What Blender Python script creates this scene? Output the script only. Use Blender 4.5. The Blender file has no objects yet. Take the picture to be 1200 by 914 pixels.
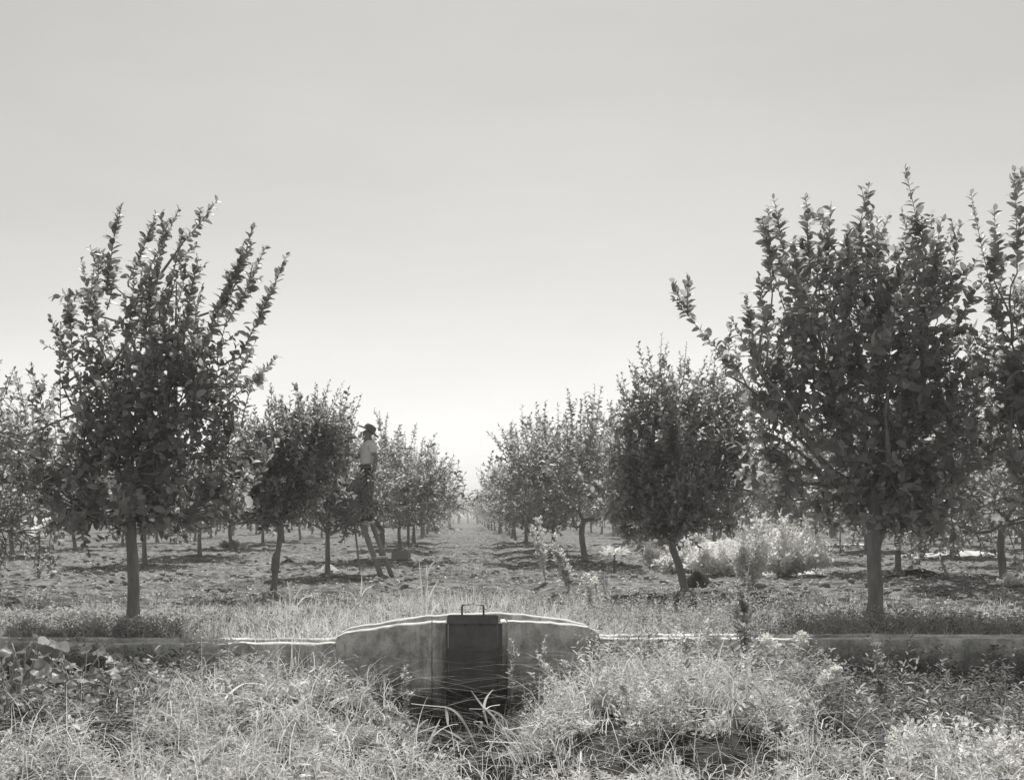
import bpy, bmesh, math, random
import numpy as np
from mathutils import Vector, Matrix
R = math.radians
scene = bpy.context.scene
C = scene.collection
F = 1250.0          # focal length in photo pixels (1200 wide)
HC = 1.2            # camera height above the orchard floor

# ------------------------------------------------------------ camera
cam = bpy.data.cameras.new('camera'); camo = bpy.data.objects.new('camera', cam); C.objects.link(camo)
cam.sensor_width = 36; cam.lens = 36*F/1200
cam.shift_x = 59/1200; cam.shift_y = 146/1200     # rising front and lateral shift of a view camera
cam.clip_start = 0.05; cam.clip_end = 6000
camo.location = (0, 0, HC); camo.rotation_euler = (R(90), 0, 0)
scene.camera = camo

# ------------------------------------------------------------ sky
SUN_EL, SUN_AZ = R(59), R(6)
w = bpy.data.worlds.new('World'); scene.world = w; w.use_nodes = True
nt = w.node_tree; nt.nodes.clear()
out = nt.nodes.new('ShaderNodeOutputWorld'); bg = nt.nodes.new('ShaderNodeBackground')
sky = nt.nodes.new('ShaderNodeTexSky'); sky.sky_type = 'NISHITA'; sky.sun_disc = False
sky.sun_elevation = SUN_EL; sky.sun_rotation = SUN_AZ; sky.dust_density = .9; sky.air_density = 1.1
bw = nt.nodes.new('ShaderNodeRGBToBW')
tint = nt.nodes.new('ShaderNodeMixRGB'); tint.blend_type = 'MULTIPLY'; tint.inputs[0].default_value = 1
tint.inputs[2].default_value = (1, .992, .968, 1)
SKY_STRENGTH = 0.137
bg.inputs[1].default_value = SKY_STRENGTH
nt.links.new(sky.outputs[0], bw.inputs[0]); nt.links.new(bw.outputs[0], tint.inputs[1])
stc = nt.nodes.new('ShaderNodeTexCoord'); smp = nt.nodes.new('ShaderNodeMapping'); smp.inputs['Scale'].default_value = (1.2, 1.2, 5); smp.inputs['Rotation'].default_value = (0, R(7), 0)
snz = nt.nodes.new('ShaderNodeTexNoise'); snz.inputs['Scale'].default_value = 1.6; snz.inputs['Detail'].default_value = 7; snz.inputs['Roughness'].default_value = .62
smr = nt.nodes.new('ShaderNodeMapRange'); smr.inputs[1].default_value = .3; smr.inputs[2].default_value = .7; smr.inputs[3].default_value = .955; smr.inputs[4].default_value = 1.045
nt.links.new(stc.outputs['Generated'], smp.inputs[0]); nt.links.new(smp.outputs[0], snz.inputs[0]); nt.links.new(snz.outputs['Fac'], smr.inputs[0])
thin = nt.nodes.new('ShaderNodeVectorMath'); thin.operation = 'SCALE'     # faint high cirrus
nt.links.new(tint.outputs[0], thin.inputs[0]); nt.links.new(smr.outputs[0], thin.inputs['Scale'])
nt.links.new(thin.outputs[0], bg.inputs[0]); nt.links.new(bg.outputs[0], out.inputs[0])

# ------------------------------------------------------------ sun
sl = bpy.data.lights.new('sun', 'SUN'); sl.energy = 5.0; sl.angle = R(0.5); sl.color = (1, .985, .955)
so = bpy.data.objects.new('sun', sl); C.objects.link(so)
sd = Vector((math.sin(SUN_AZ)*math.cos(SUN_EL), math.cos(SUN_AZ)*math.cos(SUN_EL), math.sin(SUN_EL)))
so.rotation_euler = sd.to_track_quat('Z', 'Y').to_euler(); so.location = (0, 0, 30)

# ------------------------------------------------------------ exposure
scene.view_settings.view_transform = 'Standard'; scene.view_settings.look = 'None'
scene.view_settings.exposure = 0.0; scene.view_settings.gamma = 1.0
scene.cycles.max_bounces = 8; scene.cycles.transparent_max_bounces = 8
scene.cycles.volume_bounces = 0

# ============================================================ helpers
def P(px, D, z=None, py=None):
    """photo column (and row) at distance D -> point"""
    X = (px-541)*D/F
    Z = z if z is not None else HC-(py-603)*D/F
    return Vector((X, D, Z))
def grey(v): return (v, v*.993, v*.972, 1)
def tag(o, label=None, cat=None, group=None, kind=None):
    if label: o['label'] = label
    if cat: o['category'] = cat
    if group: o['group'] = group
    if kind: o['kind'] = kind
    return o
def empty(name, loc=(0, 0, 0), label=None, cat=None, group=None):
    o = bpy.data.objects.new(name, None); C.objects.link(o); o.location = loc
    o.empty_display_size = .2
    return tag(o, label, cat, group)
def link(name, me, parent=None):
    o = bpy.data.objects.new(name, me); C.objects.link(o)
    if parent is not None: o.parent = parent
    return o
def mesh_np(name, V, faces, mat, rnd=None, smooth=False):
    """V (N,3); faces: list of int arrays (M,k)"""
    V = np.asarray(V, dtype=np.float32)
    if not isinstance(faces, (list, tuple)): faces = [faces]
    faces = [np.asarray(f, dtype=np.int32) for f in faces if len(f)]
    me = bpy.data.meshes.new(name)
    me.vertices.add(len(V)); me.vertices.foreach_set('co', V.ravel())
    idx = np.concatenate([f.ravel() for f in faces])
    tot = np.concatenate([np.full(len(f), f.shape[1], np.int32) for f in faces])
    st = np.concatenate([[0], np.cumsum(tot)[:-1]]).astype(np.int32)
    me.loops.add(len(idx)); me.loops.foreach_set('vertex_index', idx)
    me.polygons.add(len(tot)); me.polygons.foreach_set('loop_start', st)
    try: me.polygons.foreach_set('loop_total', tot)
    except Exception: pass
    if smooth: me.polygons.foreach_set('use_smooth', np.ones(len(tot), bool))
    me.update(calc_edges=True)
    if rnd is not None:
        a = me.attributes.new('rnd', 'FLOAT', 'POINT'); a.data.foreach_set('value', np.asarray(rnd, np.float32))
    if mat: me.materials.append(mat)
    return me
_T = np.random.RandomState(7).rand(256, 256)
def vnoise(x, y, s=1.0, o=0):
    x = np.asarray(x, float)/s+o*17.3; y = np.asarray(y, float)/s+o*9.1
    xi = np.floor(x).astype(int); yi = np.floor(y).astype(int)
    fx = x-xi; fy = y-yi; fx = fx*fx*(3-2*fx); fy = fy*fy*(3-2*fy)
    a = _T[xi % 256, yi % 256]; b = _T[(xi+1) % 256, yi % 256]
    c = _T[xi % 256, (yi+1) % 256]; d = _T[(xi+1) % 256, (yi+1) % 256]
    return (a*(1-fx)+b*fx)*(1-fy)+(c*(1-fx)+d*fx)*fy
def sstep(a, b, x):
    t = np.clip((np.asarray(x, float)-a)/(b-a), 0, 1); return t*t*(3-2*t)
def nrm(v):
    v = np.asarray(v, float); return v/np.maximum(np.linalg.norm(v, axis=-1, keepdims=True), 1e-9)

# ------------------------------------------------------------ materials
def new_mat(name):
    m = bpy.data.materials.new(name); m.use_nodes = True; t = m.node_tree; t.nodes.clear()
    o = t.nodes.new('ShaderNodeOutputMaterial'); return m, t, o
def mat_leaf(name, base, trans, rough=.45, spec=.35, var=.35, tvar=1.0):
    m, t, o = new_mat(name); N = t.nodes.new; L = t.links.new
    at = N('ShaderNodeAttribute'); at.attribute_name = 'rnd'
    oi = N('ShaderNodeObjectInfo')
    ad = N('ShaderNodeMath'); ad.operation = 'ADD'; L(at.outputs['Fac'], ad.inputs[0]); 
    ml = N('ShaderNodeMath'); ml.operation = 'MULTIPLY'; L(oi.outputs['Random'], ml.inputs[0]); ml.inputs[1].default_value = .25
    L(ml.outputs[0], ad.inputs[1])
    def ramp(v, k=1.0):
        r = N('ShaderNodeValToRGB'); L(ad.outputs[0], r.inputs[0])
        r.color_ramp.elements[0].color = grey(v*(1-var*k)); r.color_ramp.elements[1].color = grey(min(.95, v*(1+var*1.3*k)))
        r.color_ramp.elements[1].position = 1.0
        return r
    p = N('ShaderNodeBsdfPrincipled'); L(ramp(base).outputs[0], p.inputs['Base Color'])
    p.inputs['Roughness'].default_value = rough; p.inputs['Specular IOR Level'].default_value = spec
    tr = N('ShaderNodeBsdfTranslucent'); L(ramp(trans, tvar).outputs[0], tr.inputs[0])
    mx = N('ShaderNodeMixShader'); mx.inputs[0].default_value = .5
    L(p.outputs[0], mx.inputs[1]); L(tr.outputs[0], mx.inputs[2]); L(mx.outputs[0], o.inputs[0])
    return m
def mat_concrete(name, lo, hi, seed=0):
    m, t, o = new_mat(name); N = t.nodes.new; L = t.links.new
    tc = N('ShaderNodeTexCoord')
    def noise(sc, st=(1, 1, 1), det=8, rg=.65, off=0):
        mp = N('ShaderNodeMapping'); mp.inputs['Scale'].default_value = st; mp.inputs['Location'].default_value = (off+seed, off, 0); L(tc.outputs['Object'], mp.inputs[0])
        n = N('ShaderNodeTexNoise'); n.inputs['Scale'].default_value = sc; n.inputs['Detail'].default_value = det; n.inputs['Roughness'].default_value = rg; L(mp.outputs[0], n.inputs[0]); return n.outputs['Fac']
    def ramp(f, a, b, ca, cb):
        r = N('ShaderNodeValToRGB'); L(f, r.inputs[0]); r.color_ramp.elements[0].position = a; r.color_ramp.elements[1].position = b
        r.color_ramp.elements[0].color = (ca, ca, ca*.99, 1); r.color_ramp.elements[1].color = (cb, cb, cb*.99, 1); return r.outputs[0]
    def mul(a, b, f=1):
        x = N('ShaderNodeMixRGB'); x.blend_type = 'MULTIPLY'; x.inputs[0].default_value = f; L(a, x.inputs[1]); L(b, x.inputs[2]); return x.outputs[0]
    c = ramp(noise(2.6, off=3), .40, .60, lo, hi)
    c = mul(c, ramp(noise(9, off=7, rg=.75), .38, .55, .62, 1.0))            # blotches of silt
    c = mul(c, ramp(noise(5, (2.6, 2.6, .28), off=11), .36, .50, .74, 1.0))   # vertical water streaks
    c = mul(c, ramp(noise(70, off=5, det=3), .30, .42, .55, 1.0))            # pits
    sx = N('ShaderNodeSeparateXYZ'); L(tc.outputs['Object'], sx.inputs[0]); ad = N('ShaderNodeMath'); ad.operation = 'MULTIPLY_ADD'; L(noise(4, off=19), ad.inputs[0]); ad.inputs[1].default_value = .35; L(sx.outputs[2], ad.inputs[2])
    mr = N('ShaderNodeMapRange'); L(ad.outputs[0], mr.inputs[0]); mr.inputs[1].default_value = -.20; mr.inputs[2].default_value = .0; mr.inputs[3].default_value = .30; mr.inputs[4].default_value = 1
    wt = N('ShaderNodeVectorMath'); wt.operation = 'SCALE'; L(c, wt.inputs[0]); L(mr.outputs[0], wt.inputs['Scale'])   # old waterline
    p = N('ShaderNodeBsdfPrincipled'); L(wt.outputs[0], p.inputs['Base Color']); p.inputs['Roughness'].default_value = .92; p.inputs['Specular IOR Level'].default_value = .15
    b = N('ShaderNodeBump'); b.inputs['Strength'].default_value = .8; b.inputs['Distance'].default_value = .012; L(noise(26, off=2, det=10, rg=.75), b.inputs['Height'])
    b2 = N('ShaderNodeBump'); b2.inputs['Strength'].default_value = .7; b2.inputs['Distance'].default_value = .03; L(noise(5, off=9), b2.inputs['Height']); L(b.outputs[0], b2.inputs['Normal'])
    L(b2.outputs[0], p.inputs['Normal']); L(p.outputs[0], o.inputs[0]); return m
def mat_rough(name, lo, hi, scale=8, bump=.3, rough=.9, detail=8, stretch=(1, 1, 1), bscale=None, dist=.02, spots=None, spec=.2, damp=False):
    m, t, o = new_mat(name); N = t.nodes.new; L = t.links.new
    tc = N('ShaderNodeTexCoord'); mp = N('ShaderNodeMapping'); mp.inputs['Scale'].default_value = stretch
    L(tc.outputs['Object'], mp.inputs[0])
    n1 = N('ShaderNodeTexNoise'); n1.inputs['Scale'].default_value = scale; n1.inputs['Detail'].default_value = detail
    n1.inputs['Roughness'].default_value = .65; L(mp.outputs[0], n1.inputs[0])
    cr = N('ShaderNodeValToRGB'); L(n1.outputs['Fac'], cr.inputs[0])
    cr.color_ramp.elements[0].position = .32; cr.color_ramp.elements[1].position = .68
    cr.color_ramp.elements[0].color = grey(lo); cr.color_ramp.elements[1].color = grey(hi)
    col = cr.outputs[0]
    if spots:
        n3 = N('ShaderNodeTexNoise'); n3.inputs['Scale'].default_value = spots[0]; n3.inputs['Detail'].default_value = 6
        L(mp.outputs[0], n3.inputs[0])
        c3 = N('ShaderNodeValToRGB'); L(n3.outputs['Fac'], c3.inputs[0])
        c3.color_ramp.elements[0].position = spots[1]; c3.color_ramp.elements[1].position = spots[2]
        c3.color_ramp.elements[0].color = grey(spots[3]); c3.color_ramp.elements[1].color = (1, 1, 1, 1)
        mu = N('ShaderNodeMixRGB'); mu.blend_type = 'MULTIPLY'; mu.inputs[0].default_value = 1
        L(col, mu.inputs[1]); L(c3.outputs[0], mu.inputs[2]); col = mu.outputs[0]
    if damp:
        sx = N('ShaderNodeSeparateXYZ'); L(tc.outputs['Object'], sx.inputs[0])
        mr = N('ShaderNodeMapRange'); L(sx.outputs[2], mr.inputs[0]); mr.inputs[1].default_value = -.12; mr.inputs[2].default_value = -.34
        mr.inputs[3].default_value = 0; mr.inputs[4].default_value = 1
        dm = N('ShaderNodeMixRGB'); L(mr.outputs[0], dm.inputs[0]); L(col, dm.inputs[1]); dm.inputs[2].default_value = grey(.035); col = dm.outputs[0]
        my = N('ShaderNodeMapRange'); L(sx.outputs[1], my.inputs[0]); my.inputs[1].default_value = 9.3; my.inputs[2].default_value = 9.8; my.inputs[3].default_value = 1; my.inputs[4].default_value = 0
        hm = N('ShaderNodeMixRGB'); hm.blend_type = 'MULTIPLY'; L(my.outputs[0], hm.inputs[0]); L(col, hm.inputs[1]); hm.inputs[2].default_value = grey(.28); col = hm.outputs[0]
    p = N('ShaderNodeBsdfPrincipled'); L(col, p.inputs['Base Color'])
    p.inputs['Roughness'].default_value = rough; p.inputs['Specular IOR Level'].default_value = spec
    n2 = N('ShaderNodeTexNoise'); n2.inputs['Scale'].default_value = bscale or scale*3; n2.inputs['Detail'].default_value = 8
    n2.inputs['Roughness'].default_value = .7; L(mp.outputs[0], n2.inputs[0])
    b = N('ShaderNodeBump'); b.inputs['Strength'].default_value = bump; b.inputs['Distance'].default_value = dist
    L(n2.outputs['Fac'], b.inputs['Height']); L(b.outputs[0], p.inputs['Normal'])
    L(p.outputs[0], o.inputs[0]); return m
M = {}
M['leaf'] = mat_leaf('orchard_leaf', .20, .42, rough=.4, spec=.5, var=.55)
M['leaf_pale'] = mat_leaf('pale_leaf', .66, .66, rough=.6, spec=.3)
M['leaf_white'] = mat_leaf('whitish_leaf', .82, .8, rough=.7, spec=.2, var=.12)
M['leaf_big'] = mat_leaf('broad_weed_leaf', .22, .34, rough=.42, spec=.6)
M['grass_dry'] = mat_leaf('dry_grass', .62, .62, rough=.7, spec=.2, var=.45)
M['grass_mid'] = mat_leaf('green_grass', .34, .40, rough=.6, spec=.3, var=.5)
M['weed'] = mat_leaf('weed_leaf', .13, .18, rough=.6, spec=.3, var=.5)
M['flower'] = mat_leaf('white_flower', .88, .85, rough=.8, spec=.1, var=.15)
M['bark'] = mat_rough('bark', .17, .33, 14, .6, stretch=(1, 1, .25), bscale=40, dist=.01)
M['bark_dark'] = mat_rough('dark_bark', .09, .18, 14, .6, stretch=(1, 1, .25), bscale=40, dist=.01)
M['stalk'] = mat_rough('dry_stalk', .4, .6, 20, .2)
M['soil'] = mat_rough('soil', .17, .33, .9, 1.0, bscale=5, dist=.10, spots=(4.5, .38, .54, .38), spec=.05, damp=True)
M['pale_soil'] = mat_rough('pale_soil', .55, .78, 2.5, .9, bscale=12, dist=.04, spots=(7, .34, .5, .5), spec=.05)
M['clod'] = mat_rough('clod_soil', .15, .36, 1.5, .8, bscale=30, dist=.01, spec=.05)
M['sunlit_lip'] = mat_rough('painted_sun_lip', .5, .68, 9, .4, bscale=40, dist=.006, spots=(4, .3, .42, .55), spec=.2)  # bright sun line along the wall lips, painted in as a paler concrete
M['concrete'] = mat_concrete('old_concrete', .48, .95)
M['concrete_pale'] = mat_concrete('pale_concrete', .58, .88, 4)
M['silted'] = mat_rough('silted_concrete', .03, .07, 6, .5, bscale=30, dist=.01)
M['iron'] = mat_rough('painted_iron', .11, .19, 7, .3, rough=.55, bscale=60, dist=.003, spec=.4)
M['iron_low'] = mat_rough('wet_iron', .10, .15, 7, .3, rough=.5, bscale=50, dist=.004, spec=.4)
M['wood'] = mat_rough('weathered_wood', .22, .36, 6, .3, stretch=(1, 1, .15), bscale=30, dist=.005)
M['wood_pale'] = mat_rough('pale_wood', .32, .48, 6, .3, stretch=(.2, 1, 1), bscale=30, dist=.004)
M['skin'] = mat_rough('skin', .2, .25, 10, .05, rough=.6)
M['shirt'] = mat_rough('white_shirt', .68, .8, 12, .3, rough=.9, bscale=25, dist=.01)
M['trousers'] = mat_rough('dark_trousers', .035, .06, 10, .3, bscale=25, dist=.01)
M['hat'] = mat_rough('felt_hat', .10, .14, 12, .1)
M['hair'] = mat_rough('hair', .02, .03, 30, .3)
M['leather'] = mat_rough('boot_leather', .05, .09, 20, .2, rough=.6)

# ------------------------------------------------------------ leaf geometry
def leaves(Pos, Dr, Nm, Ln, Wd, near=False, fold=.18, curl=.18, rs=None):
    """ovate folded leaves. returns V, faces, rnd"""
    Pos = np.asarray(Pos, float); Dr = nrm(Dr); n = len(Pos)
    Nm = np.asarray(Nm, float); Nm = nrm(Nm-Dr*np.sum(Nm*Dr, 1, keepdims=True)); S = np.cross(Dr, Nm)
    Ln = np.broadcast_to(np.asarray(Ln, float), (n,))[:, None]; Wd = np.broadcast_to(np.asarray(Wd, float), (n,))[:, None]
    if near:
        T = [(0, 0), (.28, 0), (.28, -.44), (.28, .44), (.62, 0), (.62, -.47), (.62, .47), (1, 0), (.86, -.27), (.86, .27)]
        Fc = np.array([(0, 1, 2), (0, 3, 1), (8, 5, 4), (4, 6, 9), (8, 4, 7), (9, 7, 4)])
        Fq = np.array([(1, 4, 5, 2), (1, 3, 6, 4)])
    else:
        T = [(0, 0), (.3, -.45), (.72, -.40), (1, 0), (.72, .40), (.3, .45)]
        Fc = np.zeros((0, 3), int); Fq = np.array([(0, 3, 2, 1), (0, 5, 4, 3)])
    Vs = []
    for t, s in T:
        Vs.append(Pos+Dr*Ln*t+S*Wd*s+Nm*(abs(s)*2*fold*Wd-curl*t*t*Ln))
    k = len(T); V = np.stack(Vs, 1).reshape(-1, 3)
    base = (np.arange(n)*k)[:, None, None]
    fs = []
    if len(Fc): fs.append((base+Fc[None]).reshape(-1, 3))
    fs.append((base+Fq[None]).reshape(-1, 4))
    rs = rs or np.random
    rn = np.repeat(rs.rand(n), k)
    return V, fs, rn
class Geo:
    def __init__(s): s.V = []; s.F = {}; s.r = []; s.n = 0
    def add(s, V, fs, rn=None):
        if len(V) == 0: return
        for f in (fs if isinstance(fs, (list, tuple)) else [fs]):
            f = np.asarray(f)
            if len(f): s.F.setdefault(f.shape[1], []).append(f+s.n)
        s.V.append(np.asarray(V)); s.r.append(np.full(len(V), .5) if rn is None else rn); s.n += len(V)
    def tube(s, pts, rad, sides=6, cap=True, wob=0, rs=None):
        pts = np.asarray(pts, float); n = len(pts); rad = np.broadcast_to(np.asarray(rad, float), (n,))
        d = np.gradient(pts, axis=0); d = nrm(d)
        ref = np.array([0, 0, 1.]) if abs(d[0][2]) < .9 else np.array([1., 0, 0])
        a = nrm(np.cross(d, ref)); b = np.cross(d, a)
        th = np.arange(sides)*2*np.pi/sides
        rr = rad[:, None]*np.ones(sides)
        if wob: rr = rr*(1+wob*((rs or np.random).rand(n, sides)-.5))
        V = pts[:, None]+rr[..., None]*(np.cos(th)[None, :, None]*a[:, None]+np.sin(th)[None, :, None]*b[:, None])
        V = V.reshape(-1, 3)
        i = np.arange(n-1)[:, None]*sides; j = np.arange(sides)[None]; j2 = (j+1) % sides
        Fq = np.stack([i+j, i+j2, i+sides+j2, i+sides+j], -1).reshape(-1, 4)
        fs = [Fq]
        if cap:
            V = np.vstack([V, pts[-1:]+d[-1:]*rad[-1], pts[:1]-d[:1]*rad[0]*.3]); e = (n-1)*sides
            jj = np.arange(sides); j3 = (jj+1) % sides
            fs.append(np.stack([e+jj, e+j3, np.full(sides, n*sides)], -1)); fs.append(np.stack([j3, jj, np.full(sides, n*sides+1)], -1))
        s.add(V, fs)
    def mesh(s, name, mat, smooth=False):
        V = np.vstack(s.V); fs = [np.vstack(f) for f in s.F.values()]
        return mesh_np(name, V, fs, mat, np.concatenate(s.r), smooth)

def shoot(p0, d0, L, rs, leafL, spacing=.028, bend=.15, opening=.9, tw=.6):
    """an upright shoot. returns stem points and leaf arrays"""
    n = max(4, int(L/.07)+2); t = np.linspace(0, 1, n)
    side = nrm(rs.randn(3)); d0 = nrm(d0)
    pts = p0+np.outer(t*L, d0)+np.outer(t**2*L*bend, side)+np.outer(t**2*L*.12, [0, 0, 1.])
    m = max(4, int(L/spacing)); lt = (np.arange(m)+.5)/m; lt = np.clip(lt+rs.uniform(-.3, .3, m)/m, 0, 1)
    q = np.stack([np.interp(lt, t, pts[:, k]) for k in range(3)], 1)
    ax = nrm(np.stack([np.interp(lt, t, np.gradient(pts[:, k])) for k in range(3)], 1))
    ref = nrm(np.cross(ax, rs.randn(3))); b = np.cross(ax, ref)
    ph = np.arange(m)*2.4+rs.uniform(0, 6.28)
    radial = ref*np.cos(ph)[:, None]+b*np.sin(ph)[:, None]
    op = opening*(1-.45*lt**2)[:, None]+rs.uniform(-.2, .2, (m, 1))
    dr = nrm(ax*np.cos(op)+radial*np.sin(op)+rs.randn(m, 3)*.22)
    nm = nrm(ax*.7-radial*.4+np.array([0, -.25, .3])+rs.randn(m, 3)*tw)
    ln = leafL*(1.08-.5*lt**3)*rs.uniform(.55, 1.08, m)*rs.uniform(.85, 1.06)
    return pts, q, dr, nm, ln

def limb_path(a, b, rs, n=7, sag=.0, wig=.05):
    a = np.asarray(a, float); b = np.asarray(b, float); t = np.linspace(0, 1, n); L = np.linalg.norm(b-a)
    k1 = rs.randn(3)*wig*L; k2 = rs.randn(3)*wig*L
    pts = a+np.outer(t, b-a)+np.outer(np.sin(t*np.pi), k1)+np.outer(np.sin(2*t*np.pi), k2*.5)
    pts[:, 2] += np.sin(t*np.pi)*sag*L
    return pts

def build_tree(seed, trunk, trad, blobs, nsh, leafL=.085, explicit=(), near=False, lean=(0, 0, 0), nleafobj=0,
               limbs=6, shl=(.3, .7), spacing=.03, up=.7, droop=.15, twig=.7, wr=.62, forks=()):
    """returns dict of meshes and the leaf-object list. trunk: points; blobs: (cx,cy,cz,rx,ry,rz,weight)"""
    rs = np.random.RandomState(seed)
    G = Geo(); trunk = np.asarray(trunk, float)
    tt = np.linspace(0, 1, len(trunk)); t2 = np.linspace(0, 1, len(trunk)*3)
    tp = np.stack([np.interp(t2, tt, trunk[:, k]) for k in range(3)], 1)
    # smooth
    for _ in range(2): tp[1:-1] = (tp[:-2]+2*tp[1:-1]+tp[2:])/4
    tp[0, 2] -= .12
    rad = np.interp(t2, [0, .06, .15, .9, 1], [trad*1.9, trad*1.3, trad*1.04, trad*.86, trad*.9])
    G.tube(tp, rad, 14 if near else 7, wob=.2, rs=rs)
    B = np.array(blobs, float); wts = B[:, 6]*B[:, 3]*B[:, 4]*B[:, 5]; wts /= wts.sum()
    top = trunk[-1]
    H = Geo(); nodes = [tp[-1:]]; nodes_r = []
    for fk in forks:
        q = np.array(fk); t3 = np.linspace(0, 1, 12); q = np.stack([np.interp(t3, np.linspace(0, 1, len(q)), q[:, k]) for k in range(3)], 1)
        for _ in range(2): q[1:-1] = (q[:-2]+2*q[1:-1]+q[2:])/4
        H.tube(q, np.linspace(trad*.62, trad*.4, 12), 10); nodes.append(q[-2:])
    # scaffold limbs towards points of the blobs
    for i in range(limbs):
        b = B[rs.choice(len(B), p=wts)]
        ang = i*2*np.pi/limbs+rs.uniform(-.4, .4)
        e = b[:3]+b[3:6]*np.array([math.cos(ang)*.55, math.sin(ang)*.55, rs.uniform(-.1, .65)])
        pth = limb_path(top-np.array([0, 0, rs.uniform(0, .1)]), e, rs, 9, sag=-.08, wig=.06)
        r = np.linspace(trad*.55, trad*.12, 9); H.tube(pth, r, 7 if near else 5)
        nodes.append(pth[2:])
        for q in range(4):
            k = rs.randint(3, 8); s0 = pth[k]
            e2 = b[:3]+b[3:6]*nrm(rs.randn(3))*rs.uniform(.4, .9); e2[2] = max(e2[2], s0[2]-.2)
            p2 = limb_path(s0, e2, rs, 7, sag=-.05, wig=.07)
            H.tube(p2, np.linspace(r[k]*.6, .006, 7), 5 if near else 4); nodes.append(p2[1:])
    nodes = np.vstack(nodes)
    Q = []; Dd = []; Nn = []; Ll = []; EX = []
    def emit(p0, d, L, sp, ll, ex=False, op=.9, bend=.15):
        pts, q, dr, nm, ln = shoot(p0, d, L, rs, ll, sp, bend, op)
        H.tube(pts, np.linspace(.007, .002, len(pts)), 4 if near else 3, cap=False)
        Q.append(q); Dd.append(dr); Nn.append(nm); Ll.append(ln); EX.append(np.full(len(q), ex))
        return pts
    for i in range(nsh):
        b = B[rs.choice(len(B), p=wts)]
        u = nrm(rs.randn(3)); rr = rs.rand()**.42
        p = b[:3]+b[3:6]*u*rr
        outw = nrm(p-b[:3]); 
        upk = up if u[2]*rr > -.35 else -droop+rs.uniform(-.3, .5)
        d = outw*rs.uniform(.4, .9)+np.array([0, 0, upk])+np.array(lean)*(.3+max(0, u[2]))+rs.randn(3)*.42
        L = rs.uniform(*shl)*(1.25 if u[2] > .3 else .85)
        p = p-nrm(d)*L*.35
        j = np.argmin(((nodes-p)**2).sum(1)+ (nodes[:, 2] > p[2]+.1)*.3)
        if twig > rs.rand():
            tw = limb_path(nodes[j], p, rs, 4, wig=.06); H.tube(tw, np.linspace(.011, .006, 4), 3, cap=False)
        emit(p, d, L, spacing, leafL)
    for e in explicit:   # (start, end, spacing, leaf size, bend)
        s0, e0 = np.array(e[0], float), np.array(e[1], float); L = np.linalg.norm(e0-s0)
        j = np.argmin(((nodes-s0)**2).sum(1)+(nodes[:, 2] > s0[2])*.4)
        tw = limb_path(nodes[j], s0, rs, 6, wig=.05); H.tube(tw, np.linspace(.016, .008, 6), 4, cap=False)
        pts = emit(s0, (e0-s0)/L, L, e[2], e[3], True, 1.0, e[4] if len(e) > 4 else .1)
        if len(e) > 5:
            for _ in range(e[5]):
                k = rs.randint(1, max(2, len(pts)-3)); dd = nrm((e0-s0)/L+rs.randn(3)*.45+np.array([0, 0, .25]))
                emit(pts[k], dd, L*rs.uniform(.2, .42), e[2], e[3]*.95, True)
    Q = np.vstack(Q); Dd = np.vstack(Dd); Nn = np.vstack(Nn); Ll = np.concatenate(Ll); EX = np.concatenate(EX)
    lo = []
    if nleafobj:
        cand = np.where(EX)[0]
        if len(cand) < nleafobj:
            rest = np.where(~EX)[0]; front = rest[np.argsort(Q[rest, 1])]; cand = np.concatenate([cand, front[:nleafobj-len(cand)]])
        cand = cand[np.argsort(-Ll[cand])][:nleafobj]
        for k in cand: lo.append((Q[k], Dd[k], Nn[k], Ll[k]))
        keep = np.ones(len(Q), bool); keep[cand] = False
        Q, Dd, Nn, Ll = Q[keep], Dd[keep], Nn[keep], Ll[keep]
    V, fs, rn = leaves(Q, Dd, Nn, Ll, Ll*wr, near, curl=.28, rs=rs)
    return dict(trunk=G.mesh('trunk', M['bark'], True), branches=H.mesh('branches', M['bark'], True),
                foliage=mesh_np('foliage', V, fs, M['leaf'], rn, near), leaves=lo)

LEAFMESH = []
for k in range(4):
    V, fs, rn = leaves([[0, 0, 0]], [[0, 1, 0]], [[0, 0, 1]], 1.0, .62, True, fold=.12+.05*k, curl=.1+.08*k)
    rn[:] = k/4+.1
    LEAFMESH.append(mesh_np('leaf', V, fs, M['leaf'], rn, True))
def place_tree(loc, T, label, group, name='orchard_tree', rot=0, sc=1.0, cat='tree', bark=None):
    root = empty(name, loc, label, cat, group)
    root.rotation_euler = (0, 0, rot); root.scale = (sc, sc, sc) if not isinstance(sc, tuple) else sc
    link('trunk', T['trunk'], root)
    if 'branches' in T: link('branches', T['branches'], root)
    f = link('foliage', T['foliage'], root)
    if T['leaves']: f['kind'] = 'stuff'
    for i, (q, d, n, L) in enumerate(T['leaves']):
        o = link('leaf', LEAFMESH[i % 4], root)
        y = Vector(d).normalized(); z = Vector(n); z = (z-y*z.dot(y)).normalized(); x = y.cross(z)
        mt = Matrix((x, y, z)).transposed().to_4x4()
        o.matrix_local = Matrix.Translation(Vector(q)) @ mt @ Matrix.Scale(L, 4)
    return root

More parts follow.
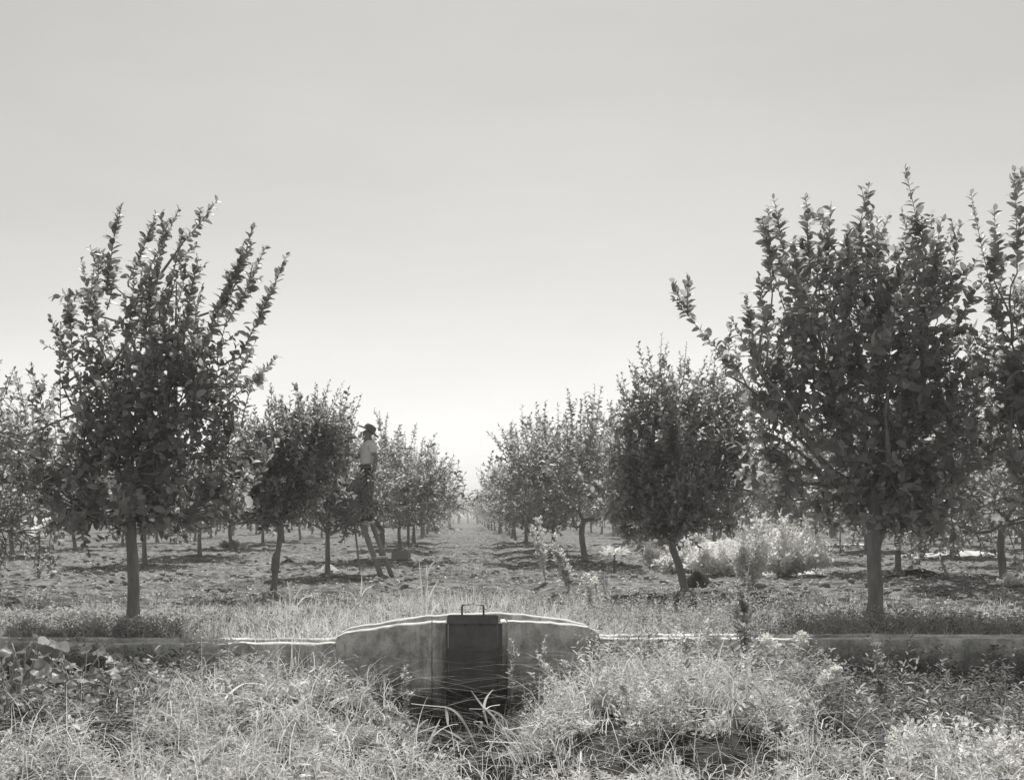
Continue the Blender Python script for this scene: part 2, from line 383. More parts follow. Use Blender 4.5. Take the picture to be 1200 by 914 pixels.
# ============================================================ ground
TRUNKS = []     # (x, y) of trees; filled before the ground is meshed
def wall_y(x):
    """front face of the ditch wall"""
    x = np.asarray(x, float)
    return 9.65-.35*sstep(-1.20, -1.06, x)*(1-sstep(1.10, 1.27, x))
def ground_z(x, y):
    x = np.asarray(x, float); y = np.asarray(y, float)
    n = (vnoise(x, y, 1.7, 1)-.5)*.07+(vnoise(x, y, .45, 2)-.5)*.055+(vnoise(x, y, .16, 3)-.5)*.05
    orch = n*sstep(10.2, 13, y)+(vnoise(x, y, 6, 4)-.5)*.10*sstep(12, 18, y)-.01
    orch = orch+(vnoise(x, y, .09, 9)-.5)*.03*sstep(11, 13, y)*(1-sstep(25, 40, y))
    orch = orch-.07*(np.exp(-((x+1.15)/.22)**2)+np.exp(-((x-1.2)/.22)**2))*sstep(11, 14, y)-.03*np.cos(x*2*np.pi/.62)*sstep(12, 15, y)*(np.abs(x) > 2.6)*vnoise(x, y, 3, 13)
    # ditch and near bank
    notch = np.exp(-((x-.02)/.42)**2)
    crest = 6.9-1.05*sstep(1.8, 2.5, x)-.75*sstep(-1.6, -2.2, x)-1.0*notch+.25*(vnoise(x, y*0, 1.3, 5)-.5)
    hum = sstep(-1.5, -1.0, x)*(1-sstep(.9, 1.5, x)); floor = -.36-.2*hum
    bank = -.10+(vnoise(x, y, .8, 6)-.5)*.14+(vnoise(x, y, .2, 7)-.5)*.04
    bank = bank-.24*notch*sstep(5.0, 5.7, y)-.16*sstep(1.8, 2.5, x)*sstep(4.8, 5.6, y)-.1*sstep(-1.9, -2.6, x)
    bank = bank+.10*np.exp(-((x+1.15)/.7)**2-((y-6.9)/.6)**2)+.10*np.exp(-((x-1.4)/.9)**2-((y-6.6)/.7)**2)
    t = sstep(crest, crest+1.5, y)
    z = bank*(1-t)+(floor+(vnoise(x, y, .3, 8)-.5)*.07)*t
    return np.where(y > wall_y(x)+.2, orch, z)

# ---- the tree list (photo positions) --------------------------------
def at(px, py):   # point on the orchard floor
    D = F*HC/(py-603); return ((px-541)*D/F, D)

# ============================================================ near trees
def loc_px(base, D):
    """converter from photo pixel (at own depth + dy) to coordinates relative to the tree base"""
    bx, by = base
    def f(px, py, dy=0):
        d = by+dy; return ((px-541)*d/F-bx, dy, HC-(py-603)*d/F)
    return f
def blob(f, px, py, rx, ry, D, w=1, dy=0, ryd=None):
    c = f(px, py, dy); s = (D+dy)/F
    return (*c, rx*s, ryd if ryd else rx*s*.9, ry*s, w)

def tree_left():
    b = at(155, 743); D = b[1]; f = loc_px(b, D)
    tr = [(0, 0, 0), f(157, 700), f(156, 660), f(153, 620), f(150, 585), f(158, 560)]
    bl = [blob(f, 175, 470, 88, 75, D, 1.0), blob(f, 205, 540, 70, 55, D, .9), blob(f, 115, 545, 58, 52, D, 1.0),
          blob(f, 230, 440, 50, 60, D, .8), blob(f, 145, 385, 50, 60, D, .6), blob(f, 195, 370, 55, 50, D, .45), blob(f, 90, 475, 32, 45, D, .7),
          blob(f, 272, 500, 30, 45, D, .6), blob(f, 100, 600, 45, 18, D, .5), blob(f, 235, 590, 50, 22, D, .8), blob(f, 160, 603, 95, 18, D, 1.2), blob(f, 60, 560, 45, 45, D, .9), blob(f, 265, 570, 45, 40, D, .7)]
    LS = .118
    ex = []
    def e(a, bb, dy=0, sp=.018, ls=LS, bend=.05, sub=3): ex.append((f(*a, dy), f(*bb, dy), sp, ls, bend, sub))
    e((125, 345), (134, 258), -.2); e((115, 400), (96, 310), .1); e((150, 330), (185, 262), .2, sub=3)
    e((165, 330), (213, 252), -.1, sub=2); e((195, 350), (215, 280), .1, bend=.02, sub=1); e((214, 285), (254, 242), .1, bend=.02, sub=1)
    e((215, 400), (228, 320), -.3); e((240, 400), (282, 305), .1, sub=4); e((265, 360), (300, 275), .2, sub=3)
    e((280, 420), (334, 312), -.1, bend=.03, sub=1); e((265, 380), (315, 300), .3, sub=3); e((268, 470), (325, 424), -.2, sub=1)
    e((270, 455), (300, 405), .1, sub=1); e((90, 440), (62, 380), 0, sub=1); e((85, 420), (80, 345), .2, sub=2)
    e((60, 520), (40, 440), -.1, sub=2); e((110, 370), (120, 300), .3, sub=2); e((180, 400), (176, 320), -.35, sub=2); e((150, 400), (158, 318), -.4)
    e((90, 610), (105, 652), -.5, bend=.02, sub=0)
    T = build_tree(11, tr, .056, bl, 420, LS, ex, near=True, lean=(.22, 0, 0), nleafobj=300, limbs=8, shl=(.28, .6), spacing=.027)
    return b, T
def tree_right():
    b = at(1025, 731); D = b[1]; f = loc_px(b, D)
    tr = [(0, 0, 0), f(1026, 700), f(1024, 660), f(1024, 625), f(1026, 598), f(1023, 575)]
    bl = [blob(f, 1010, 430, 110, 75, D, 1.0), blob(f, 950, 500, 62, 55, D, 1.0), blob(f, 1075, 500, 85, 75, D, 1.1),
          blob(f, 985, 345, 70, 55, D, .7), blob(f, 1075, 360, 62, 62, D, .8), blob(f, 930, 380, 45, 60, D, .7), blob(f, 1010, 310, 70, 45, D, .5), blob(f, 900, 450, 38, 48, D, .8), blob(f, 880, 410, 24, 36, D, .6, .3),
          blob(f, 1035, 565, 85, 45, D, .9), blob(f, 1105, 590, 65, 40, D, .8), blob(f, 965, 590, 40, 28, D, .8), blob(f, 1050, 610, 90, 18, D, 1.2), blob(f, 920, 560, 35, 40, D, .8), blob(f, 893, 520, 28, 60, D, .9), blob(f, 1130, 480, 40, 90, D, .8)]
    LS = .142
    ex = []
    def e(a, bb, dy=0, sp=.021, ls=LS, bend=.06, sub=2): ex.append((f(*a, dy), f(*bb, dy), sp, ls*1.08, bend, sub+1))
    e((905, 345), (895, 252), 0); e((925, 340), (912, 245), .2, sub=1); e((950, 320), (940, 240), -.1); e((965, 320), (978, 248), .1, sub=2)
    e((1000, 300), (1015, 228), -.1, sub=1); e((1030, 320), (1028, 262), .3, sub=1); e((1085, 300), (1062, 212), -.1, sub=1); e((1095, 340), (1092, 262), .1)
    e((1060, 330), (1075, 275), .2, sub=1); e((1110, 350), (1125, 275), -.1, sub=2); e((890, 430), (872, 355), .2, sub=1)
    e((870, 440), (792, 362), -.1, bend=.02, sub=2); e((900, 400), (885, 330), -.2, sub=1); e((850, 440), (856, 385), .1, sub=1)
    e((1000, 360), (990, 280), -.4, sub=2); e((1050, 400), (1050, 300), -.4, sub=2); e((940, 400), (935, 300), -.4, sub=2)
    e((935, 560), (905, 610), -.2, bend=.02, sub=0)
    FORK = [(f(1027, 640), f(1036, 612), f(1044, 595), f(1045, 570, .05), f(1036, 545, .1)), (f(1024, 600), f(1016, 575), f(1000, 548, .1), f(985, 520, .2))]
    T = build_tree(23, tr, .078, bl, 640, LS, ex, near=True, lean=(-.05, 0, 0), nleafobj=300, limbs=8, shl=(.28, .6), spacing=.032, forks=FORK)
    return b, T
def tree_far_right():
    D = 11.2; b = ((1262-541)*D/F, D); f = loc_px(b, D)
    tr = [(0, 0, 0), f(1262, 690), f(1258, 640), f(1262, 600), f(1255, 575)]
    bl = [blob(f, 1225, 430, 75, 90, D, 1.0), blob(f, 1290, 480, 85, 95, D, 1.0), blob(f, 1240, 550, 75, 50, D, .9), blob(f, 1270, 360, 70, 70, D, .8), blob(f, 1185, 470, 35, 60, D, .8)]
    LS = .145
    ex = []
    def e(a, bb, dy=0, sp=.021, ls=LS, bend=.06, sub=2): ex.append((f(*a, dy), f(*bb, dy), sp, ls, bend, sub))
    e((1175, 390), (1135, 245), 0, bend=.02, sub=1); e((1165, 330), (1170, 255), -.1, sub=2); e((1192, 320), (1192, 215), -.2, sub=2)
    e((1180, 400), (1152, 330), .2, sub=2); e((1215, 330), (1225, 220), .1, sub=2); e((1190, 450), (1140, 390), .1, sub=2); e((1250, 300), (1270, 205), 0, sub=2)
    T = build_tree(31, tr, .075, bl, 380, LS, ex, near=True, nleafobj=240, limbs=7, shl=(.28, .6), spacing=.032)
    return b, T

bL, TL = tree_left(); bR, TR = tree_right(); bRR, TRR = tree_far_right()
place_tree((*bL, 0), TL, 'tall leafy orchard tree at left, nearest there, its upper shoots leaning right', None, 'near_orchard_tree')
place_tree((*bR, 0), TR, 'largest orchard tree with forked pale trunk, standing right behind the ditch wall at right', None, 'near_orchard_tree')
place_tree((*bRR, 0), TRR, 'leafy orchard tree cut by the right edge beside the largest tree', None, 'near_orchard_tree')
TRUNKS += [bL, bR, bRR]

# ---- middle distance: individually shaped trees ----------------------
def std_blobs(h, r, z0, seed):
    rs = np.random.RandomState(seed); bl = []
    zc = (z0+h*.82)/2
    bl.append((0, 0, zc, r*.85, r*.85, (h*.85-z0)/2, 1.0))
    for k in range(5):
        a = k*1.26+rs.uniform(-.4, .4)
        bl.append((math.cos(a)*r*.62, math.sin(a)*r*.62, zc+rs.uniform(-.4, .4), r*.58, r*.58, r*rs.uniform(.5, .72), 2.4))
    return bl
def std_tree(seed, h=3.6, r=1.25, z0=.8, nsh=620, leafL=.112, fork=.85, spacing=.032, trad=.055, curve=.08, ntop=9, twig=.6):
    rs = np.random.RandomState(seed+500)
    c = curve*rs.uniform(-1, 1)
    tr = [(0, 0, 0), (c*.5, 0, fork*.35), (c, c*.3, fork*.7), (c*.4, 0, fork)]
    ex = []
    for k in range(ntop):
        a = rs.uniform(0, 6.28); q = r*rs.uniform(.05, .6)
        s0 = (math.cos(a)*q, math.sin(a)*q, h*.72); e0 = (math.cos(a)*q*1.25+rs.uniform(-.1, .1), math.sin(a)*q*1.25, h*rs.uniform(.88, 1.0))
        ex.append((s0, e0, .032, leafL, .06, 1))
    return build_tree(seed, tr, trad, std_blobs(h, r, z0, seed), nsh, leafL, ex, limbs=5, shl=(.28, .55), spacing=spacing, twig=twig)
# trunk curved tree with graft bulge
def tree_curved():
    b = at(320, 701); f = loc_px(b, b[1]); D = b[1]
    tr = [(0, 0, 0), f(322, 680), f(323, 662), f(327, 640), f(329, 625), f(326, 610)]
    bl = [blob(f, 335, 540, 70, 45, D), blob(f, 285, 560, 42, 45, D), blob(f, 378, 545, 40, 45, D), blob(f, 262, 590, 30, 26, D, 1), blob(f, 345, 505, 55, 32, D, .9), blob(f, 385, 500, 30, 30, D, .9), blob(f, 320, 595, 60, 22, D, 1.4)]
    ex = [(f(325, 510), f(318, 462), .03, .085, .05, 1), (f(350, 500), f(350, 458), .03, .085, .05, 1), (f(380, 500), f(402, 452), .03, .085, .03, 1), (f(290, 530), f(272, 480), .03, .085, .05, 1),
          (f(365, 500), f(372, 465), .03, .085, .05, 1), (f(300, 520), f(298, 478), .03, .08, .05, 1), (f(400, 520), f(425, 468), .03, .08, .03, 1)]
    T = build_tree(41, tr, .045, bl, 700, .108, ex, limbs=6, shl=(.25, .5), spacing=.03)
    g = Geo(); g.tube([f(322, 672), f(322.5, 665), f(323, 656), f(324, 648)], [.045, .062, .06, .04], 10)
    root = place_tree((*b, 0), T, 'slender orchard tree with curved trunk and graft bulge, left of the man on the ladder', None)
    link('graft_bulge', g.mesh('graft_bulge', M['bark'], True), root); TRUNKS.append(b)
tree_curved()
def tree_forked():
    b = at(384, 677); f = loc_px(b, b[1]); D = b[1]
    tr = [(0, 0, 0), f(384, 660), f(384, 640), f(384, 622)]
    bl = [blob(f, 372, 545, 48, 50, D), blob(f, 412, 590, 26, 28, D, 1.2, .2), blob(f, 345, 560, 38, 40, D), blob(f, 388, 505, 30, 30, D, .9), blob(f, 404, 535, 20, 32, D, 1.3, .3), blob(f, 420, 560, 26, 40, D, 1, 1.3), blob(f, 412, 608, 20, 26, D, 1.6, -.1), blob(f, 445, 575, 24, 32, D, 1.6, 1.0), blob(f, 427, 580, 22, 24, D, 5, -.75, .2), blob(f, 370, 598, 45, 18, D, 1.4)]
    ex = [(f(396, 500), f(402, 462), .03, .08, .04, 1), (f(385, 500), f(380, 472), .03, .08, .04, 1), (f(408, 590, -.2), f(404, 640, -.2), .03, .08, .03, 1)]
    T = build_tree(43, tr, .05, bl, 640, .105, ex, limbs=6, shl=(.22, .45), spacing=.03)
    place_tree((*b, 0), T, 'orchard tree with straight dark trunk, its crown behind the man on the ladder', None); TRUNKS.append(b)
tree_forked()
def tree_leaning():
    b = at(803, 697); f = loc_px(b, b[1]); D = b[1]
    tr = [(0, 0, 0), f(799, 675), f(793, 655), f(786, 637), f(790, 618)]
    bl = [blob(f, 790, 530, 72, 62, D, 1.1), blob(f, 745, 560, 48, 55, D, 1.1), blob(f, 732, 495, 26, 36, D, .9), blob(f, 848, 515, 42, 62, D, 1.1), blob(f, 868, 450, 24, 34, D, .7), blob(f, 722, 575, 30, 42, D, 1.1), blob(f, 872, 560, 28, 42, D, .9), blob(f, 790, 465, 55, 40, D, .8), blob(f, 770, 610, 55, 28, D, 1.5), blob(f, 830, 600, 45, 25, D, 1.2)]
    ex = [(f(772, 450), f(775, 395), .03, .08, .03, 2), (f(800, 450), f(805, 405), .03, .08, .03, 1), (f(740, 490), f(722, 445), .03, .08, .03, 1), (f(835, 450), f(838, 410), .03, .08, .05, 1)]
    T = build_tree(47, tr, .06, bl, 960, .11, ex, limbs=7, shl=(.25, .5), spacing=.027)
    place_tree((*b, 0), T, 'dark dense orchard tree whose short trunk leans left, first right of the grassy aisle', None); TRUNKS.append(b)
tree_leaning()
VAR = [std_tree(100+i, h=[3.6, 3.4, 3.8, 3.5, 3.3][i], r=[1.5, 1.4, 1.45, 1.5, 1.35][i], z0=[.75, .85, .7, .8, .75][i]) for i in range(5)]
LOWV = std_tree(150, h=3.9, r=1.9, z0=.35, nsh=700, fork=.95)
FARV = [std_tree(200+i, h=3.5, r=1.5, z0=.65, nsh=170, leafL=.17, spacing=.065, ntop=6, twig=0) for i in range(3)]
def saveplace(x, y, T, label, group=None, sc=1.0, rot=None, rs=np.random.RandomState(5), **k):
    TRUNKS.append((x, y))
    return place_tree((x, y, 0), T, label, group, rot=rs.uniform(0, 6.28) if rot is None else rot, sc=sc, **k)
rs0 = np.random.RandomState(77)
G1 = 'orchard trees lining the grassy aisle'
# left first row beyond the ladder
for k, (x, y, s) in enumerate([(-2.05, 27.5, (1.38, 1.38, 1.03)), (-2.1, 36.5, (1.15, 1.15, 1.03)), (-2.05, 41, 1.05)]):
    saveplace(x, y, VAR[k], ['orchard tree directly behind the man on the ladder, right of his back',
                             'orchard tree second behind the ladder, left side of the aisle', 'orchard tree third behind the ladder, left side of the aisle'][k], G1, s)
for k, (x, y, s) in enumerate([(3.05, 26.3, (1.42, 1.3, 1.24)), (2.62, 30.8, (1.15, 1.15, 1.03)), (2.5, 35.5, (1.15, 1.15, 1.02)), (2.5, 41, (1.15, 1.15, 1.02))]):
    saveplace(x, y, VAR[(k+3) % 5], ['tall-topped orchard tree beyond the dark leaning one, right side of the aisle', 'slimmer orchard tree just beyond the tall-topped one, behind the pale feathery weed',
                             'orchard tree second beyond the tall-topped one, right side of the aisle', 'orchard tree third beyond the tall-topped one, right side of the aisle'][k], G1, s)
saveplace(-6.7, 13.6, LOWV, 'leafy orchard tree half cut off by the left edge of the view', None, .92)
saveplace(8.75, 17.2, LOWV, 'dark orchard tree near the right edge, its crown hanging almost to the soil', None, 1.12)
saveplace(8.92, 21.8, LOWV, 'orchard tree with dark slim trunk seen just right of the largest trunk', None, 1.1)
saveplace(8.87, 27.8, VAR[1], 'orchard tree seen left of the largest trunk, behind the pale bush', None, 1.02)
ORD = ['first', 'second', 'third', 'fourth', 'fifth', 'sixth', 'seventh', 'eighth', 'ninth', 'tenth', 'eleventh', 'twelfth', 'thirteenth', 'fourteenth', 'fifteenth', 'sixteenth', 'seventeenth', 'eighteenth', 'nineteenth', 'twentieth']
special = [(-7.9, 20)]
for side in (-1, 1):
    for i in range(0, 14):
        X0 = -2.25-5.3*i if side < 0 else 2.5+ (6.0 if i else 0)+5.1*max(0, i-1)
        cnt = 0
        for j in range(0, 20):
            D = 15.2+5.05*j
            if i == 0 and D < 44: continue
            x = X0+rs0.uniform(-.25, .25); y = D+rs0.uniform(-.3, .3)
            px = 541+x*F/y
            if px < -75 or px > 1275: continue
            if any((x-a)**2+(y-b)**2 < 6.5 for a, b in TRUNKS): continue
            if any((x-a)**2+(y-b)**2 < 5 for a, b in special): continue
            if abs(D-20) < 1 and i == 1 and side < 0: continue
            cnt += 1
            far = D > 47
            T = FARV[rs0.randint(3)] if far else VAR[rs0.randint(5)]
            sd_ = 'left' if side < 0 else 'right'
            if not far:
                lab = f'orchard tree in the {ORD[i]} row {sd_} of the aisle, {ORD[cnt-1]} nearest of that row'
            elif D < 75:
                lab = f'distant orchard tree in {ORD[i]} row {sd_} of the aisle, {ORD[cnt-1]} of that row'
            else:
                lab = f'tiny far orchard tree in {ORD[i]} row {sd_} of the aisle, {ORD[cnt-1]} of that row'
            s = rs0.uniform(.9, 1.06)
            s = (s*1.14, s*1.14, s*1.02)
            if i == 0: s = rs0.uniform(.95, 1.02); s = (s*1.18, s*1.1, s)
            saveplace(x, y, T, lab, f'orchard trees in the {ORD[i]} row {sd_} of the aisle', s)
# far orchard beyond the cross road: one mass
g = Geo(); rs = np.random.RandomState(3); Q = []; L_ = []
for row in range(5):
    for x in np.arange(-150, 190, 3.9)+row*1.35:
        y = 138+row*7+rs.uniform(-1, 1); n = 110
        u = nrm(rs.randn(n, 3))*rs.rand(n, 1)**.4
        Q.append(np.array([x+rs.uniform(-.6, .6), y, 2.1+rs.uniform(-.1, .3)])+u*np.array([1.7, 1.5, 1.35])); 
        g.tube([(x, y, -.1), (x, y, 1.3)], .07, 4)
Q = np.vstack(Q); n = len(Q); V, fs, rn = leaves(Q, rs.randn(n, 3), rs.randn(n, 3)+[0, 0, .5], .42, .3, rs=rs)
g.add(V, fs, rn)
tag(link('distant_orchard', g.mesh('distant_orchard', M['leaf'])), 'low mass of far orchard trees closing the view at the end of the aisle', 'trees', kind='stuff')

# ============================================================ ground sheet
def ground():
    ys = np.concatenate([np.linspace(-40, 3, 30)[:-1], np.linspace(3, 10, 170)[:-1], np.linspace(10, 20, 190)[:-1], np.linspace(20, 40, 150)[:-1],
                         np.geomspace(40, 130, 70)[:-1], np.geomspace(130, 4000, 30)])
    nu = 460; u = np.linspace(-1, 1, nu); u = np.sign(u)*np.abs(u)**1.25
    hw = 11+1.0*np.maximum(ys-6, 0)+np.maximum(0, 3-ys)*1.0
    X = u[None]*hw[:, None]; Y = np.repeat(ys[:, None], nu, 1)
    Z = ground_z(X, Y)
    for (a, b) in TRUNKS:
        if b < 45: Z = Z+.07*np.exp(-((X-a)**2+(Y-b)**2)/.35**2)
    V = np.stack([X, Y, Z], -1).reshape(-1, 3)
    i = np.arange(len(ys)-1)[:, None]*nu; j = np.arange(nu-1)[None]
    Fq = np.stack([i+j, i+j+1, i+nu+j+1, i+nu+j], -1).reshape(-1, 4)
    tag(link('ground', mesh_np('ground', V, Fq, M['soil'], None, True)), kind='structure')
ground()
# clods
def clods():
    rs = np.random.RandomState(8); bm = bmesh.new(); bmesh.ops.create_icosphere(bm, subdivisions=1, radius=1)
    bv = np.array([v.co[:] for v in bm.verts]); bf = np.array([[v.index for v in f.verts] for f in bm.faces]); bm.free()
    n = 15000; y = 10.8+32*rs.rand(n)**1.6; x = rs.uniform(-.58, .62, n)*y
    clus = vnoise(x, y, 1.1, 12)*.6+vnoise(x*.35, y, .3, 14)*.4; keep = rs.rand(n) < sstep(.42, .72, clus)*(1-.6*np.exp(-(x/.7)**2))+.04; x, y = x[keep], y[keep]; n = len(x)
    s = .010+.065*rs.rand(n)**4+ y*.0004; z = ground_z(x, y)+s*.25
    V = bv[None]*(1+.35*(rs.rand(n, len(bv), 1)-.5)*2)*s[:, None, None]*np.stack([rs.uniform(.8, 1.5, n), rs.uniform(.8, 1.3, n), rs.uniform(.55, .9, n)], 1)[:, None]
    a = rs.uniform(0, 6.28, n); ca, sa = np.cos(a)[:, None], np.sin(a)[:, None]
    V = np.stack([V[..., 0]*ca-V[..., 1]*sa, V[..., 0]*sa+V[..., 1]*ca, V[..., 2]], -1)+np.stack([x, y, z], 1)[:, None]
    Fc = (np.arange(n)*len(bv))[:, None, None]+bf[None]
    tag(link('soil_clods', mesh_np('soil_clods', V.reshape(-1, 3), Fc.reshape(-1, 3), M['clod'], None, False)), 'loose clods of turned soil scattered between the orchard rows', 'clods', kind='stuff')
clods()

# ============================================================ concrete ditch wall and headwall
def sweep_wall(xs, yf, zt, thick, zb, wob, seed, inner=-.28, ends=True):
    """wall strip: front face at yf(x), top at zt(x)"""
    rs = np.random.RandomState(seed); n = len(xs); bv = .013
    lv = np.linspace(0, 1, 22)
    prof = []
    for i, x in enumerate(xs):
        y0 = yf[i]; t = zt[i]+wob*(vnoise(x, 0, .13, seed)-.5)+.006*(vnoise(x, 0, .04, seed+5)-.5)+wob*(vnoise(x, 0, .5, seed+1)-.5)
        ring = []
        for l in lv: # front, bottom to top
            z = zb+(t-bv-zb)*l; ring.append((x, y0+.022*(vnoise(x, z, .22, seed+2)-.5)+.012*(vnoise(x, z, .07, seed+3)-.5)-.03*(1-l), z))
        ring += [(x, y0+bv*.4, t-bv*.3), (x, y0+bv, t), (x, y0+thick-bv, t+.003), (x, y0+thick, t-bv), (x, y0+thick, zb)]
        prof.append(ring)
    k = len(prof[0]); V = np.array(prof).reshape(-1, 3)
    i = np.arange(n-1)[:, None]*k; j = np.arange(k-1)[None]
    Fq = np.stack([i+j, i+k+j, i+k+j+1, i+j+1], -1).reshape(-1, 4)
    fs = [Fq, np.array([list(range(k))[::-1]])]; fs.append(np.array([list((n-1)*k+np.arange(k))]))
    return V, fs
def paint_sun_lip(me, n):
    me.materials.append(M['sunlit_lip']); k = 27; mi = np.zeros(len(me.polygons), np.int32)  # top faces take the paler colour that stands in for sun glare
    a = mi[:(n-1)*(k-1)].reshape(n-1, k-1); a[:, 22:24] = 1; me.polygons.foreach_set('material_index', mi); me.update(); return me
def wall_mesh(name, xs, yf, zt, thick, zb, seed, mat, wob=.014, sun_lip=True):
    V, fs = sweep_wall(xs, yf, zt, thick, zb, wob, seed); me = mesh_np(name, V, fs, mat, None, False); return paint_sun_lip(me, len(xs)) if sun_lip else me
def hump_z(x):
    """top of the headwall from the photograph (front lip)"""
    return np.interp(x, [-1.13, -1.10, -1.02, -.65, -.3, -.12, .33, .6, .95, 1.12, 1.2, 1.26], [.06, .12, .165, .225, .26, .268, .276, .262, .235, .205, .155, .10])
T_ = .11
head = empty('concrete_headwall', (.05, 9.3, 0), 'humped stained concrete headwall holding the dark iron gate in the ditch', 'headwall')
def add_head(name, me):
    o = link(name, me, head); o.location = (-.05, -9.3, 0); return o
xs = np.concatenate([np.linspace(-1.125, -1.03, 12), np.linspace(-1.01, -.262, 50)])
yf = 9.3+.20*(1-sstep(-1.13, -1.06, xs))**1
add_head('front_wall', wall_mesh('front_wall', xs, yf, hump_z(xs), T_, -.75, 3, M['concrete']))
xs = np.linspace(-.256, -.135, 8)
add_head('pilaster', wall_mesh('pilaster', xs, 9.265+.03*((xs+.195)/.06)**2, hump_z(xs), .15, -.75, 5, M['concrete_pale']))
xs = np.concatenate([np.linspace(.40, 1.05, 46), np.linspace(1.08, 1.23, 10)])
yf = 9.3+.25*sstep(1.1, 1.24, xs)
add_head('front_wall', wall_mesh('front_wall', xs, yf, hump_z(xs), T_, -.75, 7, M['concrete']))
xs = np.linspace(-1.1, 1.2, 60)
zz = hump_z(xs)+.024*np.exp(-((xs-.1)/.75)**2)
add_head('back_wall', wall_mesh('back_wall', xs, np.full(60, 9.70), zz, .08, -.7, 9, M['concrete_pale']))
# return wall at the right of the gate opening and floor sill
def boxmesh(name, x0, x1, y0, y1, z0, z1, mat, bev=.006):
    bm = bmesh.new(); bmesh.ops.create_cube(bm, size=1)
    for v in bm.verts: v.co = ((x0+x1)/2+v.co.x*(x1-x0), (y0+y1)/2+v.co.y*(y1-y0), (z0+z1)/2+v.co.z*(z1-z0))
    if bev: bmesh.ops.bevel(bm, geom=bm.edges[:], offset=bev, segments=2, affect='EDGES')
    me = bpy.data.meshes.new(name); bm.to_mesh(me); bm.free(); me.materials.append(mat); return me
add_head('side_wall', boxmesh('side_wall', .345, .395, 9.335, 9.60, -.75, .262, M['concrete']))
add_head('sill', boxmesh('sill', -.13, .40, 9.30, 9.5, -.75, -.33, M['silted']))
xs = np.concatenate([np.linspace(-14, -4, 60), np.linspace(-3.95, -1.14, 60)])
lw = empty('concrete_ditch_wall', (-3, 9.65, 0), 'low concrete ditch wall running left from the headwall under the near left tree', 'ditch wall', 'low concrete ditch walls')
for nm, yy, sdd, z0 in (('front_lip', 9.62, 11, .042), ('back_lip', 9.93, 13, .045)):
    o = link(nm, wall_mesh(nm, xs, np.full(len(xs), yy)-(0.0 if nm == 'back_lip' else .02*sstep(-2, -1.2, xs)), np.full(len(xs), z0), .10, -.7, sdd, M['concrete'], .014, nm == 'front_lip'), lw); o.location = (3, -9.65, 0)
xs = np.concatenate([np.linspace(1.245, 4, 60), np.linspace(4.05, 15, 60)])
rw = empty('concrete_ditch_wall', (3, 9.65, 0), 'low concrete ditch wall running right from the headwall, half hidden in weeds', 'ditch wall', 'low concrete ditch walls')
for nm, yy, sdd, z0 in (('front_lip', 9.60, 15, .082), ('back_lip', 9.92, 17, .08)):
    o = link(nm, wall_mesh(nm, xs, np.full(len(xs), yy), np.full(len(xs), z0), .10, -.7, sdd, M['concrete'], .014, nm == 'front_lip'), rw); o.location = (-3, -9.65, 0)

# ------------------------------------------------------------ iron slide gate
def rounded_plate(name, x0, x1, z0, z1, y0, y1, r, mat, round_bottom=False):
    pts = []
    for cx, cz, a0 in ((x1-r, z1-r, 0), (x0+r, z1-r, 90)):
        for k in range(6): a = R(a0+k*18); pts.append((cx+math.cos(a)*r, cz+math.sin(a)*r))
    pts += [(x0, z0), (x1, z0)]
    bm = bmesh.new(); vs = [bm.verts.new((p[0], y0, p[1])) for p in pts]; fc = bm.faces.new(vs[::-1])
    ex = bmesh.ops.extrude_face_region(bm, geom=[fc])
    bmesh.ops.translate(bm, verts=[v for v in ex['geom'] if isinstance(v, bmesh.types.BMVert)], vec=(0, y1-y0, 0))
    bmesh.ops.recalc_face_normals(bm, faces=bm.faces[:])
    bmesh.ops.bevel(bm, geom=[e for e in bm.edges if abs(e.verts[0].co.y-e.verts[1].co.y) < 1e-6], offset=.004, segments=2, affect='EDGES')
    me = bpy.data.meshes.new(name); bm.to_mesh(me); bm.free(); me.materials.append(mat); return me
gate = empty('slide_gate', (.1, 9.2, -.31), 'dark iron slide gate with loop handle, shut in the middle of the headwall', 'gate')
def add_gate(name, me, p=gate):
    o = link(name, me, p); o.location = (-.1, -9.2, .31) if p is gate else (0, 0, 0); return o
gx0, gx1 = -.118, .312
pl = add_gate('gate_plate', rounded_plate('gate_plate', gx0+.004, gx1, -.33, .30, 9.225, 9.24, .02, M['iron']))
add_gate('lower_plate', rounded_plate('lower_plate', gx0+.010, gx1-.010, -.29, .03, 9.213, 9.223, .004, M['iron_low']))
add_gate('top_flange', rounded_plate('top_flange', gx0-.008, gx1+.004, .258, .338, 9.195, 9.222, .022, M['iron']))
add_gate('bottom_rail', boxmesh('bottom_rail', gx0+.005, gx1-.005, 9.198, 9.222, -.305, -.265, M['iron_low'], .004))
g = Geo(); hx0, hx1 = .003, .190
hp = [(hx0, 9.21, .33), (hx0, 9.21, .405), (hx0+.006, 9.21, .419), (hx0+.02, 9.21, .425), (hx1-.02, 9.21, .425), (hx1-.006, 9.21, .419), (hx1, 9.21, .405), (hx1, 9.21, .33)]
g.tube(hp, .0085, 8); add_gate('handle', g.mesh('handle', M['iron'], True))
for nm, a, b in (('guide_rail', gx1+.004, gx1+.04), ('guide_rail', gx0-.022, gx0-.002)):
    add_gate(nm, boxmesh(nm, a, b, 9.235, 9.275, -.33, .262, M['iron_low'], .003))

for bx in (gx0+.025, .03, .165, gx1-.025):
    g = Geo(); g.tube([(bx, 9.224, .245), (bx, 9.208, .245)], .008, 8); add_gate('bolt', g.mesh('bolt', M['iron_low']))
add_gate('stiffener', boxmesh('stiffener', gx0+.02, gx1-.02, 9.208, 9.2135, .028, .048, M['iron'], .002))

